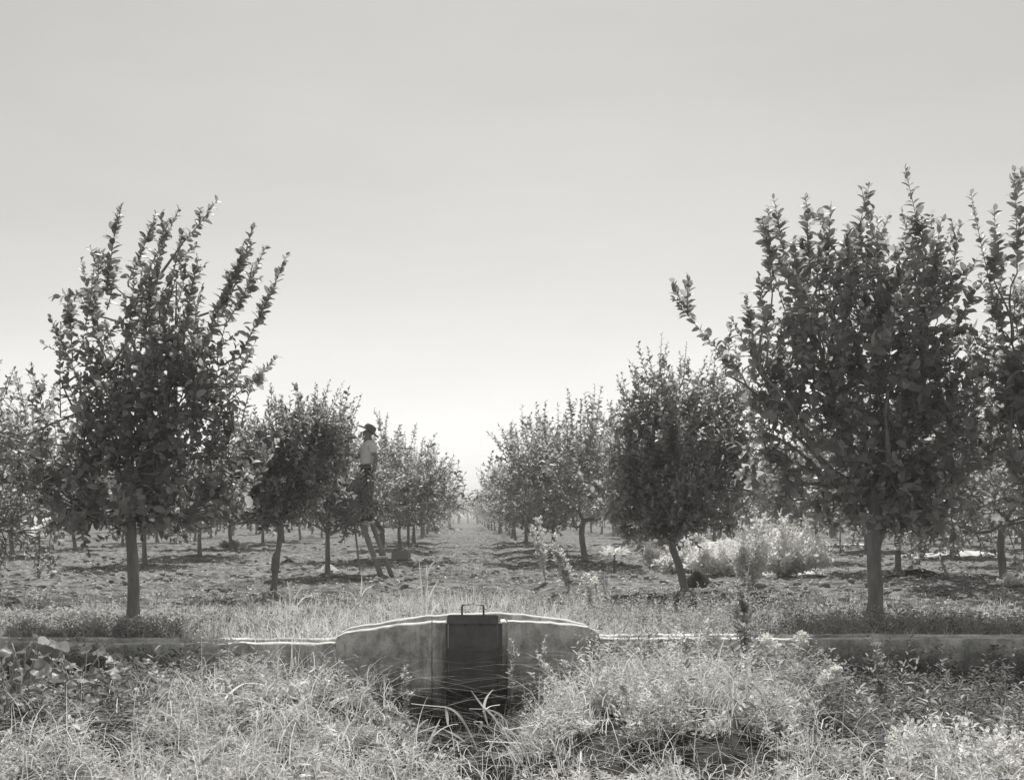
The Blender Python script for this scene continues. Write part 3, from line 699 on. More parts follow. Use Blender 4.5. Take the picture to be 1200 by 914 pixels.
# ============================================================ tripod ladder
lad = empty('tripod_ladder', P(452, 19.8, z=0), 'three-legged wooden orchard ladder leaning into the tree under the man', 'ladder')
LB = lad.location
def lp(px, py, dy): return np.array(P(px, 19.8+dy, py=py)-LB)
railA = [lp(447, 676, 0), lp(435, 643, .10), lp(423.5, 611, .2), lp(414, 585, .28), lp(406, 562, .36)]
railB = [lp(459.5, 676, .45), lp(447, 643, .42), lp(435.5, 613, .40), lp(422, 585, .39), lp(408, 562, .38)]
def rail_mesh(name, pts, w, t):
    g = Geo(); pts = np.array(pts); V = []
    for p in pts:
        for a, b in ((-1, -1), (1, -1), (1, 1), (-1, 1)): V.append(p+np.array([a*w/2, b*t/2, 0]))
    n = len(pts); i = np.arange(n-1)[:, None]*4; j = np.arange(4)[None]; j2 = (j+1) % 4
    g.add(np.array(V), [np.stack([i+j, i+j2, i+4+j2, i+4+j], -1).reshape(-1, 4), np.array([[0, 3, 2, 1], [(n-1)*4+k for k in range(4)]])])
    return g.mesh(name, M['wood'])
link('rail', rail_mesh('rail', railA, .11, .04), lad); link('rail', rail_mesh('rail', railB, .095, .04), lad)
def interp_rail(rl, z):
    rl = np.array(rl); return np.array([np.interp(z, rl[:, 2], rl[:, k]) for k in range(3)])
STEPZ = 1.045
for z in (.40, STEPZ, 1.62):
    a = interp_rail(railA, z); b = interp_rail(railB, z); d = (b-a); ln = np.linalg.norm(d[:2])+.06
    me = boxmesh('step', -ln/2, ln/2, -.055, .055, -.022, .022, M['wood_pale'] if z > .2 else M['wood'], .004)
    o = link('step', me, lad); c = (a+b)/2; o.location = Vector(c)+Vector((.0, -.02, 0)); o.rotation_euler = (R(4), 0, math.atan2(d[1], d[0]))
g = Geo(); g.tube([lp(407, 562, .4), lp(415, 610, 1.0), lp(421.5, 668, 1.7)], .02, 7); link('support_pole', g.mesh('support_pole', M['wood'], True), lad)

# ============================================================ man
def skinned(name, verts, edges, radii, mat, parent, sub=2, root=0):
    me = bpy.data.meshes.new(name); me.from_pydata([tuple(v) for v in verts], edges, []); me.update()
    me.materials.append(mat); o = link(name, me, parent)
    sk = o.modifiers.new('skin', 'SKIN'); sk.use_smooth_shade = True
    if not me.skin_vertices: pass
    for i, r in enumerate(radii):
        sv = me.skin_vertices[0].data[i]; sv.radius = (r, r) if not isinstance(r, tuple) else r; sv.use_root = (i == root)
    sb = o.modifiers.new('sub', 'SUBSURF'); sb.levels = sub; sb.render_levels = sub
    return o
def make_man():
    root = empty('person', Vector(LB)+Vector((interp_rail(railA, STEPZ)+interp_rail(railB, STEPZ))/2)+Vector((0.02, -.03, .02)),
                 'man in wide-brimmed hat, white short-sleeved shirt and dark trousers standing on the ladder', 'person')
    root.rotation_euler = (0, 0, R(24)); root.scale = (1.05, 1.05, 1.0)
    S = 1.0
    # local axes: facing -x (photo left), camera at -y
    V = []; E = []; Rr = []
    def v(x, y, z, r, p=None):
        V.append((x*S, y*S, z*S)); Rr.append(r)
        if p is not None: E.append((p, len(V)-1))
        return len(V)-1
    pel = v(0, 0, .98, (.13, .155))
    bel = v(.0, 0, 1.12, (.11, .14), pel); che = v(.015, 0, 1.32, (.12, .165), bel); ush = v(.02, 0, 1.47, (.10, .15), che)
    nk = v(.01, 0, 1.545, .074, ush); hd0 = v(-.01, 0, 1.60, (.095, .082), nk); hd1 = v(-.0, 0, 1.665, (.118, .098), hd0); hd2 = v(.01, 0, 1.735, (.085, .075), hd1)
    fing = [(.030, .085, -.35), (.012, .095, -.1), (-.008, .09, .1), (-.026, .075, .3)]
    hands = []
    for sgn, el, wr in ((-1, (.075, -.225, 1.17), (.055, -.215, .94)), (1, (-.10, .24, 1.22), (-.33, .22, 1.30))):
        sh = v(.02, sgn*.175, 1.44, .062, ush); e_ = v(el[0], el[1], el[2], .045, sh)
        m_ = v((el[0]*.6+wr[0]*.4), (el[1]*.6+wr[1]*.4), el[2]*.6+wr[2]*.4, .042, e_); w_ = v(wr[0], wr[1], wr[2], .028, m_)
        d = nrm(np.array(wr)-np.array(el)); side = nrm(np.cross(d, [0, 1, 0])); nr = np.cross(d, side)
        pc = np.array(wr)+d*.055; pl = v(*pc, (.036, .02), w_)
        for off, ln, sp in fing:
            b = pc+d*.035+side*off; k1 = v(*b, .0095, pl); k2 = v(*(b+d*ln*.5+nr*.008), .009, k1); v(*(b+d*ln*.95+nr*.03), .007, k2)
        t1 = pc-d*.01+side*.04; a = v(*t1, .012, pl); b2 = v(*(t1+d*.03+side*.02), .010, a); v(*(t1+d*.06+side*.022+nr*.01), .008, b2)
    for sgn, hip, kn, an, to in ((-1, (0, -.09, .90), (-.035, -.10, .50), (.02, -.10, .085), (-.15, -.11, .035)), (1, (0, .09, .90), (-.07, .10, .52), (.0, .10, .085), (-.17, .11, .035))):
        h = v(*hip, .09, pel); k = v(*kn, .062, h); c = v((kn[0]+an[0])/2+.01, kn[1], (kn[2]+an[2])/2+.04, .056, k); a = v(*an, .04, c); v(an[0]+.04, an[1], .045, .035, a); v(*to, .03, a)
    body = skinned('body', V, E, Rr, M['skin'], root)
    # face: nose, ears, eyes, mouth
    g = Geo(); g.tube([(-.10, 0, 1.69), (-.128, 0, 1.66), (-.108, 0, 1.65)], [.008, .015, .012], 8)
    link('nose', g.mesh('nose', M['skin'], True), root)
    for s in (-1, 1):
        g = Geo(); g.tube([(.01, s*.086, 1.69), (.022, s*.096, 1.675), (.015, s*.09, 1.645), (.005, s*.085, 1.635)], [.008, .014, .01, .007], 7)
        link('ear', g.mesh('ear', M['skin'], True), root)
        g = Geo(); g.tube([(-.098, s*.022, 1.687), (-.098, s*.042, 1.687)], [.006, .006], 6); link('eye', g.mesh('eye', M['hair'], True), root)
    g = Geo(); g.tube([(-.10, -.022, 1.617), (-.106, 0, 1.618), (-.10, .022, 1.617)], .005, 6); link('mouth', g.mesh('mouth', M['trousers'], True), root)
    # hair
    V = [(.02, 0, 1.72), (.055, 0, 1.68), (.07, 0, 1.62)]; skinned('hair', V, [(0, 1), (1, 2)], [.09, (.08, .092), (.05, .075)], M['hair'], root)
    # shirt: torso and short sleeves
    V = []; E = []; Rr = []
    b0 = v(.0, 0, 1.03, (.145, .17)); b1 = v(.0, 0, 1.14, (.145, .17), b0); b2 = v(.012, 0, 1.30, (.138, .18), b1); b3 = v(.02, 0, 1.46, (.12, .18), b2); v(.012, 0, 1.56, (.085, .09), b3)
    for sgn, el in ((-1, (.075, -.225, 1.17)), (1, (-.10, .24, 1.22))):
        s = v(.02, sgn*.18, 1.44, .078, b3); t = .62; v(.02*(1-t)+el[0]*t, sgn*.18*(1-t)+el[1]*t, 1.44*(1-t)+el[2]*t, .082, s)
    skinned('shirt', V, E, Rr, M['shirt'], root)
    # trousers
    V = []; E = []; Rr = []
    p0 = v(0, 0, 1.07, (.138, .165)); p1 = v(0, 0, .97, (.14, .168), p0)
    for hip, kn, an in (((0, -.092, .87), (-.035, -.10, .50), (.02, -.10, .10)), ((0, .092, .87), (-.07, .10, .52), (.0, .10, .10))):
        h = v(*hip, .105, p1); k = v(*kn, .08, h); c = v((kn[0]+an[0])/2+.01, kn[1], (kn[2]+an[2])/2+.03, .075, k); v(*an, .07, c)
    skinned('trousers', V, E, Rr, M['trousers'], root)
    g = Geo(); th = np.linspace(0, 2*np.pi, 22); g.tube(np.stack([.150*np.cos(th), .178*np.sin(th), np.full(22, 1.055)], 1), .014, 6, cap=False)
    link('belt', g.mesh('belt', M['leather'], True), root)
    for an, to in (((.02, -.10, .06), (-.16, -.11, .045)), ((.0, .10, .06), (-.18, .11, .045))):
        V = [(an[0]+.045, an[1], .05), (an[0], an[1], .06), ((an[0]+to[0])/2, an[1], .05), to, (an[0], an[1], .16)]
        skinned('boot', V, [(0, 1), (1, 2), (2, 3), (1, 4)], [.042, .052, (.05, .038), (.045, .03), .05], M['leather'], root, 2, 1)
    # hat
    bm = bmesh.new(); prof = [(.0, .125), (.05, .128), (.085, .115), (.100, .07), (.104, .012), (.13, .0), (.185, -.006), (.205, .004), (.208, -.001), (.185, -.014), (.10, -.006)]
    nseg = 28; rings = []
    for (r, z) in prof:
        ring = []
        for k in range(nseg):
            a = 2*math.pi*k/nseg; wv = (.022*math.cos(2*a)*max(0, r-.1)/.12)
            dent = -.025*math.exp(-(math.sin(a)*r/.03)**2) if z > .1 else 0
            ring.append(bm.verts.new((r*1.12*math.cos(a), r*math.sin(a), z-wv+dent)))
        rings.append(ring)
    for a, b in zip(rings[:-1], rings[1:]):
        for k in range(nseg):
            try: bm.faces.new((a[k], a[(k+1) % nseg], b[(k+1) % nseg], b[k]))
            except Exception: pass
    bmesh.ops.remove_doubles(bm, verts=bm.verts[:], dist=1e-5); bmesh.ops.recalc_face_normals(bm, faces=bm.faces[:])
    for f_ in bm.faces: f_.smooth = True
    me = bpy.data.meshes.new('hat'); bm.to_mesh(me); bm.free(); me.materials.append(M['hat'])
    h = link('hat', me, root); h.location = (.02, 0, 1.715); h.rotation_euler = (R(14), R(30), 0)
make_man()

# field box behind the ladder
def field_box():
    b = at(470, 656); root = empty('field_box', (*b, 0), 'pale wooden field box on the soil just right of the ladder foot', 'box')
    root.rotation_euler = (0, 0, R(-12))
    w, d, h = .44, .32, .22
    for z in (.05, .125, .20):
        for y in (-d/2, d/2):
            o = link('slat', boxmesh('slat', -w/2, w/2, -.008, .008, -.034, .034, M['wood_pale'], .003), root); o.location = (0, y, z)
    for x in (-w/2+.012, w/2-.012):
        o = link('end_board', boxmesh('end_board', -.012, .012, -d/2+.012, d/2-.012, 0, h, M['wood'], .003), root); o.location = (x, 0, .005)
    o = link('bottom', boxmesh('bottom', -w/2+.02, w/2-.02, -d/2+.012, d/2-.012, 0, .012, M['wood'], .002), root); o.location = (0, 0, .012)
field_box()

# ============================================================ air
hz = bpy.data.materials.new('haze_air'); hz.use_nodes = True; ht = hz.node_tree; ht.nodes.clear()
ho = ht.nodes.new('ShaderNodeOutputMaterial'); hv = ht.nodes.new('ShaderNodeVolumePrincipled')
hv.inputs['Color'].default_value = (1, .99, .97, 1); hv.inputs['Density'].default_value = .0018; hv.inputs['Anisotropy'].default_value = .3
ht.links.new(hv.outputs[0], ho.inputs['Volume'])
tag(link('haze', boxmesh('haze', -4200, 4200, -60, 4100, -1.8, 6.4, hz, 0)), 'thin pale summer haze over the whole orchard', 'haze', kind='stuff')

# ============================================================ grass and weeds (uncountable)
def blades(x, y, z, h, w, rs, lean=.5, segs=3, az=None):
    n = len(x); a = rs.uniform(0, 6.28, n) if az is None else az
    ln = lean*rs.rand(n)**.8*1.5
    dirx, diry = np.cos(a), np.sin(a)
    fa = rs.uniform(0, 3.14, n); sx, sy = np.cos(fa), np.sin(fa)
    V = []; ts = np.linspace(0, 1, segs+1)
    for t in ts:
        bx = ln*t**2*h; zz = h*(t-.35*ln*t**2.5)
        c = np.stack([x+dirx*bx, y+diry*bx, z+zz], 1); ww = (w*(1-t)**.7*.5+.0004)[:, None]
        s = np.stack([sx, sy, np.zeros(n)], 1)
        if t < 1: V += [c-s*ww, c+s*ww]
        else: V += [c]
    k = len(V); V = np.stack(V, 1).reshape(-1, 3); base = (np.arange(n)*k)[:, None, None]
    q = np.array([[2*i, 2*i+1, 2*i+3, 2*i+2] for i in range(segs-1)]); tr = np.array([[2*segs-2, 2*segs-1, 2*segs]])
    return V, [(base+q[None]).reshape(-1, 4), (base+tr[None]).reshape(-1, 3)], np.repeat(rs.rand(n), k)
def tufts(n, xf, rs, dens, per=10, rad=.05, h=(.12, .3), w=(.004, .008), lean=.6, hfun=None, ground=ground_z):
    x, y = xf(n); keep = rs.rand(n) < dens(x, y); x, y = x[keep], y[keep]; n = len(x)
    hs = rs.uniform(*h, n)
    if hfun is not None: hs = hs*hfun(x, y)
    X = np.repeat(x, per)+rs.randn(n*per)*rad; Y = np.repeat(y, per)+rs.randn(n*per)*rad
    Hh = np.repeat(hs, per)*rs.uniform(.4, 1.1, n*per)
    return blades(X, Y, ground(X, Y)-.01, Hh, rs.uniform(*w, n*per), rs, lean)
def sprigs(x, y, z, h, rs, leaf=.022, per=16, G=None, wr=.42, dens=1):
    """small upright weeds with leaflets around the stem"""
    n = len(x); a = rs.uniform(0, 6.28, n); ln = rs.rand(n)*.45
    tx, ty = np.cos(a)*ln, np.sin(a)*ln
    # stems as thin blades
    V, fs, rn = blades(x, y, z, h*1.0, np.full(n, .004), rs, .01, 2)
    # same lean for the stem: shear
    kk = len(V)//n; hz = (V[:, 2]-np.repeat(z, kk)); V[:, 0] += np.repeat(tx, kk)*hz; V[:, 1] += np.repeat(ty, kk)*hz
    G.add(V, fs, rn)
    t = rs.uniform(.12, 1.0, (n, per)); ph = rs.uniform(0, 6.28, (n, per))
    r_ = rs.uniform(.0, .05, (n, per))*(1.2-t)
    hh = (h[:, None]*t)
    Px = x[:, None]+tx[:, None]*hh+np.cos(ph)*r_; Py = y[:, None]+ty[:, None]*hh+np.sin(ph)*r_; Pz = z[:, None]+hh
    Pos = np.stack([Px, Py, Pz], -1).reshape(-1, 3)
    Dr = np.stack([np.cos(ph), np.sin(ph), rs.uniform(.1, 1.3, (n, per))], -1).reshape(-1, 3)
    m = len(Pos); Ln = leaf*rs.uniform(.6, 1.5, m)*np.repeat(rs.uniform(.7, 1.4, n), per)
    Nn = np.stack([rs.randn(m)*.5, rs.randn(m)*.5, np.ones(m)], 1)
    V, fs, rn = leaves(Pos, Dr, Nn, Ln, Ln*wr, False, rs=rs); 
    rn = np.clip(rn*.5+np.repeat(np.repeat(rs.rand(n), per), 6)*.5, 0, 1)
    G.add(V, fs, rn)
def fan(y0, y1, pw=1.0, k=.60, rs=None, off=0.4):
    def f(n):
        y = y0+(y1-y0)*rs.rand(n)**pw; x = rs.uniform(-(k-.1)*1, k, n)*y+rs.uniform(-off, off, n); return x, y
    return f
# verge behind the wall
rs = np.random.RandomState(21); G = Geo()
def d_verge(x, y):
    far = 1-sstep(12.2, 16.5, y); cent = np.exp(-((x+.4)/2.6)**2); leftdim = 1-.75*sstep(-2.6, -4.2, x)
    rightd = .75+.25*cent
    return (.25+.75*far)*np.clip(leftdim*rightd, .12, 1)*(.35+.65*vnoise(x, y, .6, 31))*np.where(y > 13.5, .35+.4*cent, 1)
G.add(*tufts(11000, fan(10.06, 16.5, 1.4, rs=rs), rs, d_verge, per=9, rad=.05, h=(.10, .30), w=(.004, .009), lean=.65, hfun=lambda x, y: (.65+.6*np.exp(-((x+.2)/2.2)**2))*(1-.35*sstep(13, 16, y))))
G.add(*tufts(900, lambda n: (rs.uniform(-5.5, 6, n), rs.uniform(9.74, 9.9, n)), rs, lambda x, y: .75*vnoise(x, y, .5, 71)*((x < -1.2) | (x > 1.3)), per=7, rad=.03, h=(.10, .30), w=(.004, .008), lean=.8))
tag(link('verge_grass', G.mesh('verge_grass', M['grass_dry'])), 'pale dry grass growing in a band behind the ditch wall', 'grass', kind='stuff')
G = Geo(); x, y = fan(10.1, 15.5, 1.3, rs=rs)(4200); keep = rs.rand(4200) < .25+.6*vnoise(x, y, .7, 33); x, y = x[keep], y[keep]
sprigs(x, y, ground_z(x, y), rs.uniform(.07, .24, len(x)), rs, .022, 13, G)
# sparse low weeds out in the orchard and along the aisle centre
x, y = fan(14, 60, 1.2, rs=rs)(14000); keep = rs.rand(len(x)) < .06+1.2*np.exp(-((x-.1)/.75)**2)*vnoise(x, y, .8, 35)+.25*sstep(.6, .8, vnoise(x, y, 2.2, 36)); x, y = x[keep], y[keep]
sprigs(x, y, ground_z(x, y), rs.uniform(.04, .13, len(x)), rs, .03, 9, G)
tag(link('verge_weeds', G.mesh('verge_weeds', M['weed'])), 'small leafy weeds among the dry grass and along the middle of the aisle', 'weeds', kind='stuff')
# scattered dead leaves and straw on soil
G = Geo(); n = 9000; y = 11+22*rs.rand(n)**1.5; x = rs.uniform(-.5, .6, n)*y
V, fs, rn = leaves(np.stack([x, y, ground_z(x, y)+.015], 1), np.stack([rs.randn(n), rs.randn(n), rs.randn(n)*.25], 1), np.stack([rs.randn(n)*.4, rs.randn(n)*.4, np.ones(n)], 1), rs.uniform(.03, .075, n), rs.uniform(.015, .035, n), rs=rs)
G.add(V, fs, rn); tag(link('fallen_leaves', G.mesh('fallen_leaves', M['leaf_pale'])), 'dry fallen leaves littering the turned soil', 'leaves', kind='stuff')

# foreground bank
rs = np.random.RandomState(22)
def hollow(x, y):    # the dark open hollow before the gate
    return np.exp(-((x-.03)/.46)**4)*sstep(5.5, 5.9, y)
def d_bank(x, y):
    return np.clip((np.clip(1.9*vnoise(x, y, .5, 61)-.4, 0, 1)*.8+.35*vnoise(x, y, .13, 42)**2)*(1-.95*hollow(x, y))*(1-.8*sstep(7.2, 7.8, y))*(1-.9*sstep(1.8, 2.3, x)*sstep(5.5, 5.9, y))*(1-.85*sstep(-1.6, -2.2, x)*sstep(5.4, 5.9, y)), 0, 1)
def hf(x, y): return .55+.6*np.exp(-((x-1.5)/.9)**2)*sstep(5.6, 6.5, y)+.35*vnoise(x, y, .5, 44)
G = Geo()
G.add(*tufts(10500, fan(3.9, 8.6, .9, .62, rs), rs, d_bank, per=8, rad=.04, h=(.06, .22), w=(.003, .007), lean=.9, hfun=hf))
n = 9000; x, y = fan(3.9, 8.2, .9, .62, rs)(n); k = rs.rand(n) < d_bank(x, y); x, y = x[k], y[k]; n = len(x)
G.add(*blades(x, y, ground_z(x, y)+rs.uniform(.02, .22, n), rs.uniform(.1, .42, n), np.full(n, .0045), rs, 2.4, 5))
tag(link('bank_grass', G.mesh('bank_grass', M['grass_dry'])), 'tangled pale dry grass covering the near ditch bank', 'grass', kind='stuff')
def clump_field(n, xf, dens, h, rad, leaf, per, G, rs, sp=(10, 26), hfun=None, wr=.42):
    """domed clumps of leafy stems with bare gaps between them"""
    cx, cy = xf(n); k = rs.rand(n) < dens(cx, cy); cx, cy = cx[k], cy[k]
    X = []; Y = []; Hh = []
    for a, b in zip(cx, cy):
        m = rs.randint(*sp); r = rad*rs.uniform(.6, 1.3); q = r*np.sqrt(rs.rand(m)); th = rs.uniform(0, 6.28, m); H = rs.uniform(*h)
        X.append(a+q*np.cos(th)); Y.append(b+q*np.sin(th)); Hh.append(H*(1-.3*(q/r)**2)*rs.uniform(.35, 1.15, m))
    X, Y, Hh = np.concatenate(X), np.concatenate(Y), np.concatenate(Hh)
    if hfun is not None: Hh = Hh*hfun(X, Y)
    ok = Y < wall_y(X)-.07; X, Y, Hh = X[ok], Y[ok], Hh[ok]
    sprigs(X, Y, ground_z(X, Y), Hh, rs, leaf, per, G, wr)
G = Geo()
db = lambda x, y: np.clip(2.3*vnoise(x, y, .5, 61)-.45, 0, 1)*(1-.97*hollow(x, y))*(1-.9*sstep(7.2, 7.9, y))*(1-.93*sstep(1.8, 2.3, x)*sstep(5.4, 5.8, y))*(1-.9*sstep(-1.6, -2.2, x)*sstep(5.3, 5.8, y))
clump_field(480, fan(3.9, 8.0, .9, .62, rs), db, (.10, .40), .11, .022, 24, G, rs, (6, 24), hf)
clump_field(190, fan(3.9, 8.0, .9, .62, rs), db, (.14, .46), .16, .034, 20, G, rs, (4, 14), hf, .34)
tag(link('bank_weeds', G.mesh('bank_weeds', M['grass_dry'])), 'fine pale weeds matted over the near ditch bank', 'weeds', kind='stuff')
G = Geo(); clump_field(330, fan(3.9, 8.0, .9, .62, rs), lambda x, y: db(x+3, y+1)*(1-hollow(x, y)), (.16, .34), .12, .034, 15, G, rs, (6, 18), hf, .5)
# ditch vegetation, sunlit stretches
clump_field(190, lambda n: (rs.uniform(1.0, 2.9, n), rs.uniform(8.0, 9.5, n)), lambda x, y: x*0+.95, (.30, .52), .14, .030, 26, G, rs, (10, 22))
clump_field(120, lambda n: (rs.uniform(-2.5, -.9, n), rs.uniform(7.9, 9.4, n)), lambda x, y: x*0+.9, (.24, .42), .14, .030, 22, G, rs, (8, 20))
k = 90; x = rs.uniform(.9, 4.2, k); y = rs.uniform(5.2, 8.2, k); sprigs(x, y, ground_z(x, y), rs.uniform(.3, .62, k), rs, .036, 26, G, .3)
k = 60; x = rs.uniform(-3.4, -.6, k); y = rs.uniform(5.0, 7.6, k); sprigs(x, y, ground_z(x, y), rs.uniform(.25, .5, k), rs, .036, 22, G, .3)
k = 55; x = rs.uniform(1.15, 2.4, k); y = rs.uniform(9.0, 9.52, k); sprigs(x, y, ground_z(x, y), rs.uniform(.5, .88, k), rs, .030, 40, G, .36)
k = 220; x = rs.uniform(1.1, 3.6, k); y = rs.uniform(10.05, 12.2, k); sprigs(x, y, ground_z(x, y), rs.uniform(.2, .48, k), rs, .030, 26, G, .4)
k = 130; x = rs.uniform(-4.2, 1.0, k); y = rs.uniform(10.3, 12.2, k); sprigs(x, y, ground_z(x, y), rs.uniform(.16, .36, k), rs, .028, 20, G, .4)
tag(link('bank_leafy_weeds', G.mesh('bank_leafy_weeds', M['grass_mid'])), 'green leafy weeds in clumps on the near bank and sunlit ditch sides', 'weeds', kind='stuff')
# darker growth in the shaded ditch
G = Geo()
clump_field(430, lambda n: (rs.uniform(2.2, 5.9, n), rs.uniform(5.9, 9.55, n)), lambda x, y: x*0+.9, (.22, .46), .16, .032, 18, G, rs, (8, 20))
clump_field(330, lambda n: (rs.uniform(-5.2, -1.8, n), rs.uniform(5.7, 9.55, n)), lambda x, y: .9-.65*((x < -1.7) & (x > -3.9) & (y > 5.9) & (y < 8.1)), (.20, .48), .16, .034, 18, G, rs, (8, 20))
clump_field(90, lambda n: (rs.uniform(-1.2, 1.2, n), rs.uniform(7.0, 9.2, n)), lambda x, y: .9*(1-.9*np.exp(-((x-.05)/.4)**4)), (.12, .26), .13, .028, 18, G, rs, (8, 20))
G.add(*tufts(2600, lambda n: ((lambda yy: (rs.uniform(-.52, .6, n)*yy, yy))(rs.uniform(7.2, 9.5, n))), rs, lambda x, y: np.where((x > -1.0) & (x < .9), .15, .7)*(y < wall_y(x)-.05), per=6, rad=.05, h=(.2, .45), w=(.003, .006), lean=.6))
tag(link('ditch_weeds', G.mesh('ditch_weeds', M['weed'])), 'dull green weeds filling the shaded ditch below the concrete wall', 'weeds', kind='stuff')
# rank growth behind the low wall at far left and right, hiding its top
G = Geo()
clump_field(150, lambda n: (rs.uniform(-5.6, -3.0, n), rs.uniform(10.05, 11.2, n)), lambda x, y: x*0+.8, (.10, .24), .15, .028, 16, G, rs, (8, 18)) if False else None
n = 2600; x = np.concatenate([rs.uniform(-5.8, -2.6, n), rs.uniform(3.4, 6.6, n//2)]); y = rs.uniform(10.06, 11.6, len(x)); sprigs(x, y, ground_z(x, y), rs.uniform(.08, .24, len(x)), rs, .03, 12, G)
n = 700; x = np.concatenate([rs.uniform(-5.8, -3.0, n//2), rs.uniform(2.4, 6, n//2)]); y = rs.uniform(9.35, 9.58, n); sprigs(x, y, ground_z(x, y), rs.uniform(.28, .46, n), rs, .03, 22, G)
tag(link('shaded_verge_weeds', G.mesh('shaded_verge_weeds', M['grass_mid'])), 'dull low weeds in the shade behind and before the outer ends of the low wall', 'weeds', kind='stuff')

# ============================================================ single plants
def heart_leaf(p, d, nm, L, rs):
    d = nrm(np.array(d, float)); nm = nrm(np.array(nm, float)-d*np.dot(nm, d)); sd = np.cross(d, nm)
    n = 18; th = np.linspace(0, 2*np.pi, n, endpoint=False); lob = 1-.30*np.exp(-((np.abs(th-np.pi))/.35)**2)+.10*np.cos(th)+.05*np.cos(3*th)+rs.uniform(-.05, .05, n)
    ph = rs.uniform(0, 6.28); V = [(0, 0, -.04)]
    for rr in (.33, .68, 1.0):
        for t, l in zip(th, lob):
            x = .5*rr*l*math.cos(t); y = .5*rr*l*math.sin(t); V.append((x, y, abs(y)*.35-.35*rr*rr*max(0, x)+.07*rr*math.sin(3*t+ph)+.02*math.cos(7*t)*rr))
    V = np.array(V); V[:, 0] += .33; W = np.array(p)+L*(V[:, :1]*d+V[:, 1:2]*sd+V[:, 2:]*nm)
    k = np.arange(n); k2 = (k+1) % n
    return W, [np.stack([k*0, 1+k, 1+k2], 1), np.vstack([np.stack([1+o+k, 1+o+n+k, 1+o+n+k2, 1+o+k2], 1) for o in (0, n)])], np.full(len(V), rs.rand())
def leaf_plant(name, loc, leafspec, label, cat='plant', group=None, mat=None, stemr=.004):
    """leafspec: (stem points relative, leaf dir, normal, length, width)"""
    root = empty(name, loc, label, cat, group); g = Geo()
    for pts, d, nm, L, W in leafspec:
        g.tube(pts, np.linspace(stemr*1.5, stemr, len(pts)), 5)
    link('stem', g.mesh('stem', M['stalk'], True), root)
    rs = np.random.RandomState(int(abs(loc[0]*1000)) % 999)
    for pts, d, nm, L, W in leafspec:
        V, fs, rn = heart_leaf(pts[-1], d, nm, L, rs)
        link('leaf', mesh_np('leaf', V, fs, mat or M['leaf_big'], rn, True), root)
    return root
def broad_plant(px, D, py_top, nl, size, label, seed, spread=.22, mat=None, group='broad-leaved weeds at the lower left', name='broad_leaved_weed'):
    rs = np.random.RandomState(seed); X = (px-541)*D/F; z0 = float(ground_z(X, D)); zt = HC-(py_top-603)*D/F-z0
    sp = []
    for k in range(nl):
        a = k*2.4+rs.uniform(-.4, .4); r = spread*rs.uniform(.3, 1.0); h = zt*rs.uniform(.45, 1.0)
        e = np.array([math.cos(a)*r, math.sin(a)*r, h]); pts = limb_path((0, 0, 0), e, rs, 6, sag=.12, wig=.04)
        d = np.array([math.cos(a+rs.uniform(-.6, .6)), math.sin(a+rs.uniform(-.6, .6)), rs.uniform(-.35, .25)]); nm = np.array([rs.randn()*.6, rs.randn()*.5-.65, .75])
        L = size*rs.uniform(.6, 1.15); sp.append((pts, d, nm, L, L*rs.uniform(.85, 1.05)))
    return leaf_plant(name, (X, D, z0), sp, label, 'weed', group, mat)
broad_plant(28, 7.6, 752, 34, .13, 'broad-leaved weed whose leaves touch the left edge, topmost of the lower-left clump', 1, .26)
broad_plant(92, 7.4, 764, 34, .12, 'broad-leaved weed second from the left edge with round dull leaves and pale stems', 2, .26)
broad_plant(62, 6.7, 790, 34, .11, 'broad-leaved weed lowest at the left, its pale leaves lying over the grass', 3, .26)
broad_plant(8, 6.6, 784, 30, .125, 'broad-leaved weed with bright leaf blades right in the lower left corner', 4, .22)
broad_plant(160, 7.9, 772, 32, .10, 'broad-leaved weed with small leaf rosettes, rightmost but one of the lower-left clump', 5, .2)
broad_plant(190, 7.3, 796, 32, .105, 'broad-leaved weed in the shaded gap, rightmost of the lower-left clump', 6, .2)
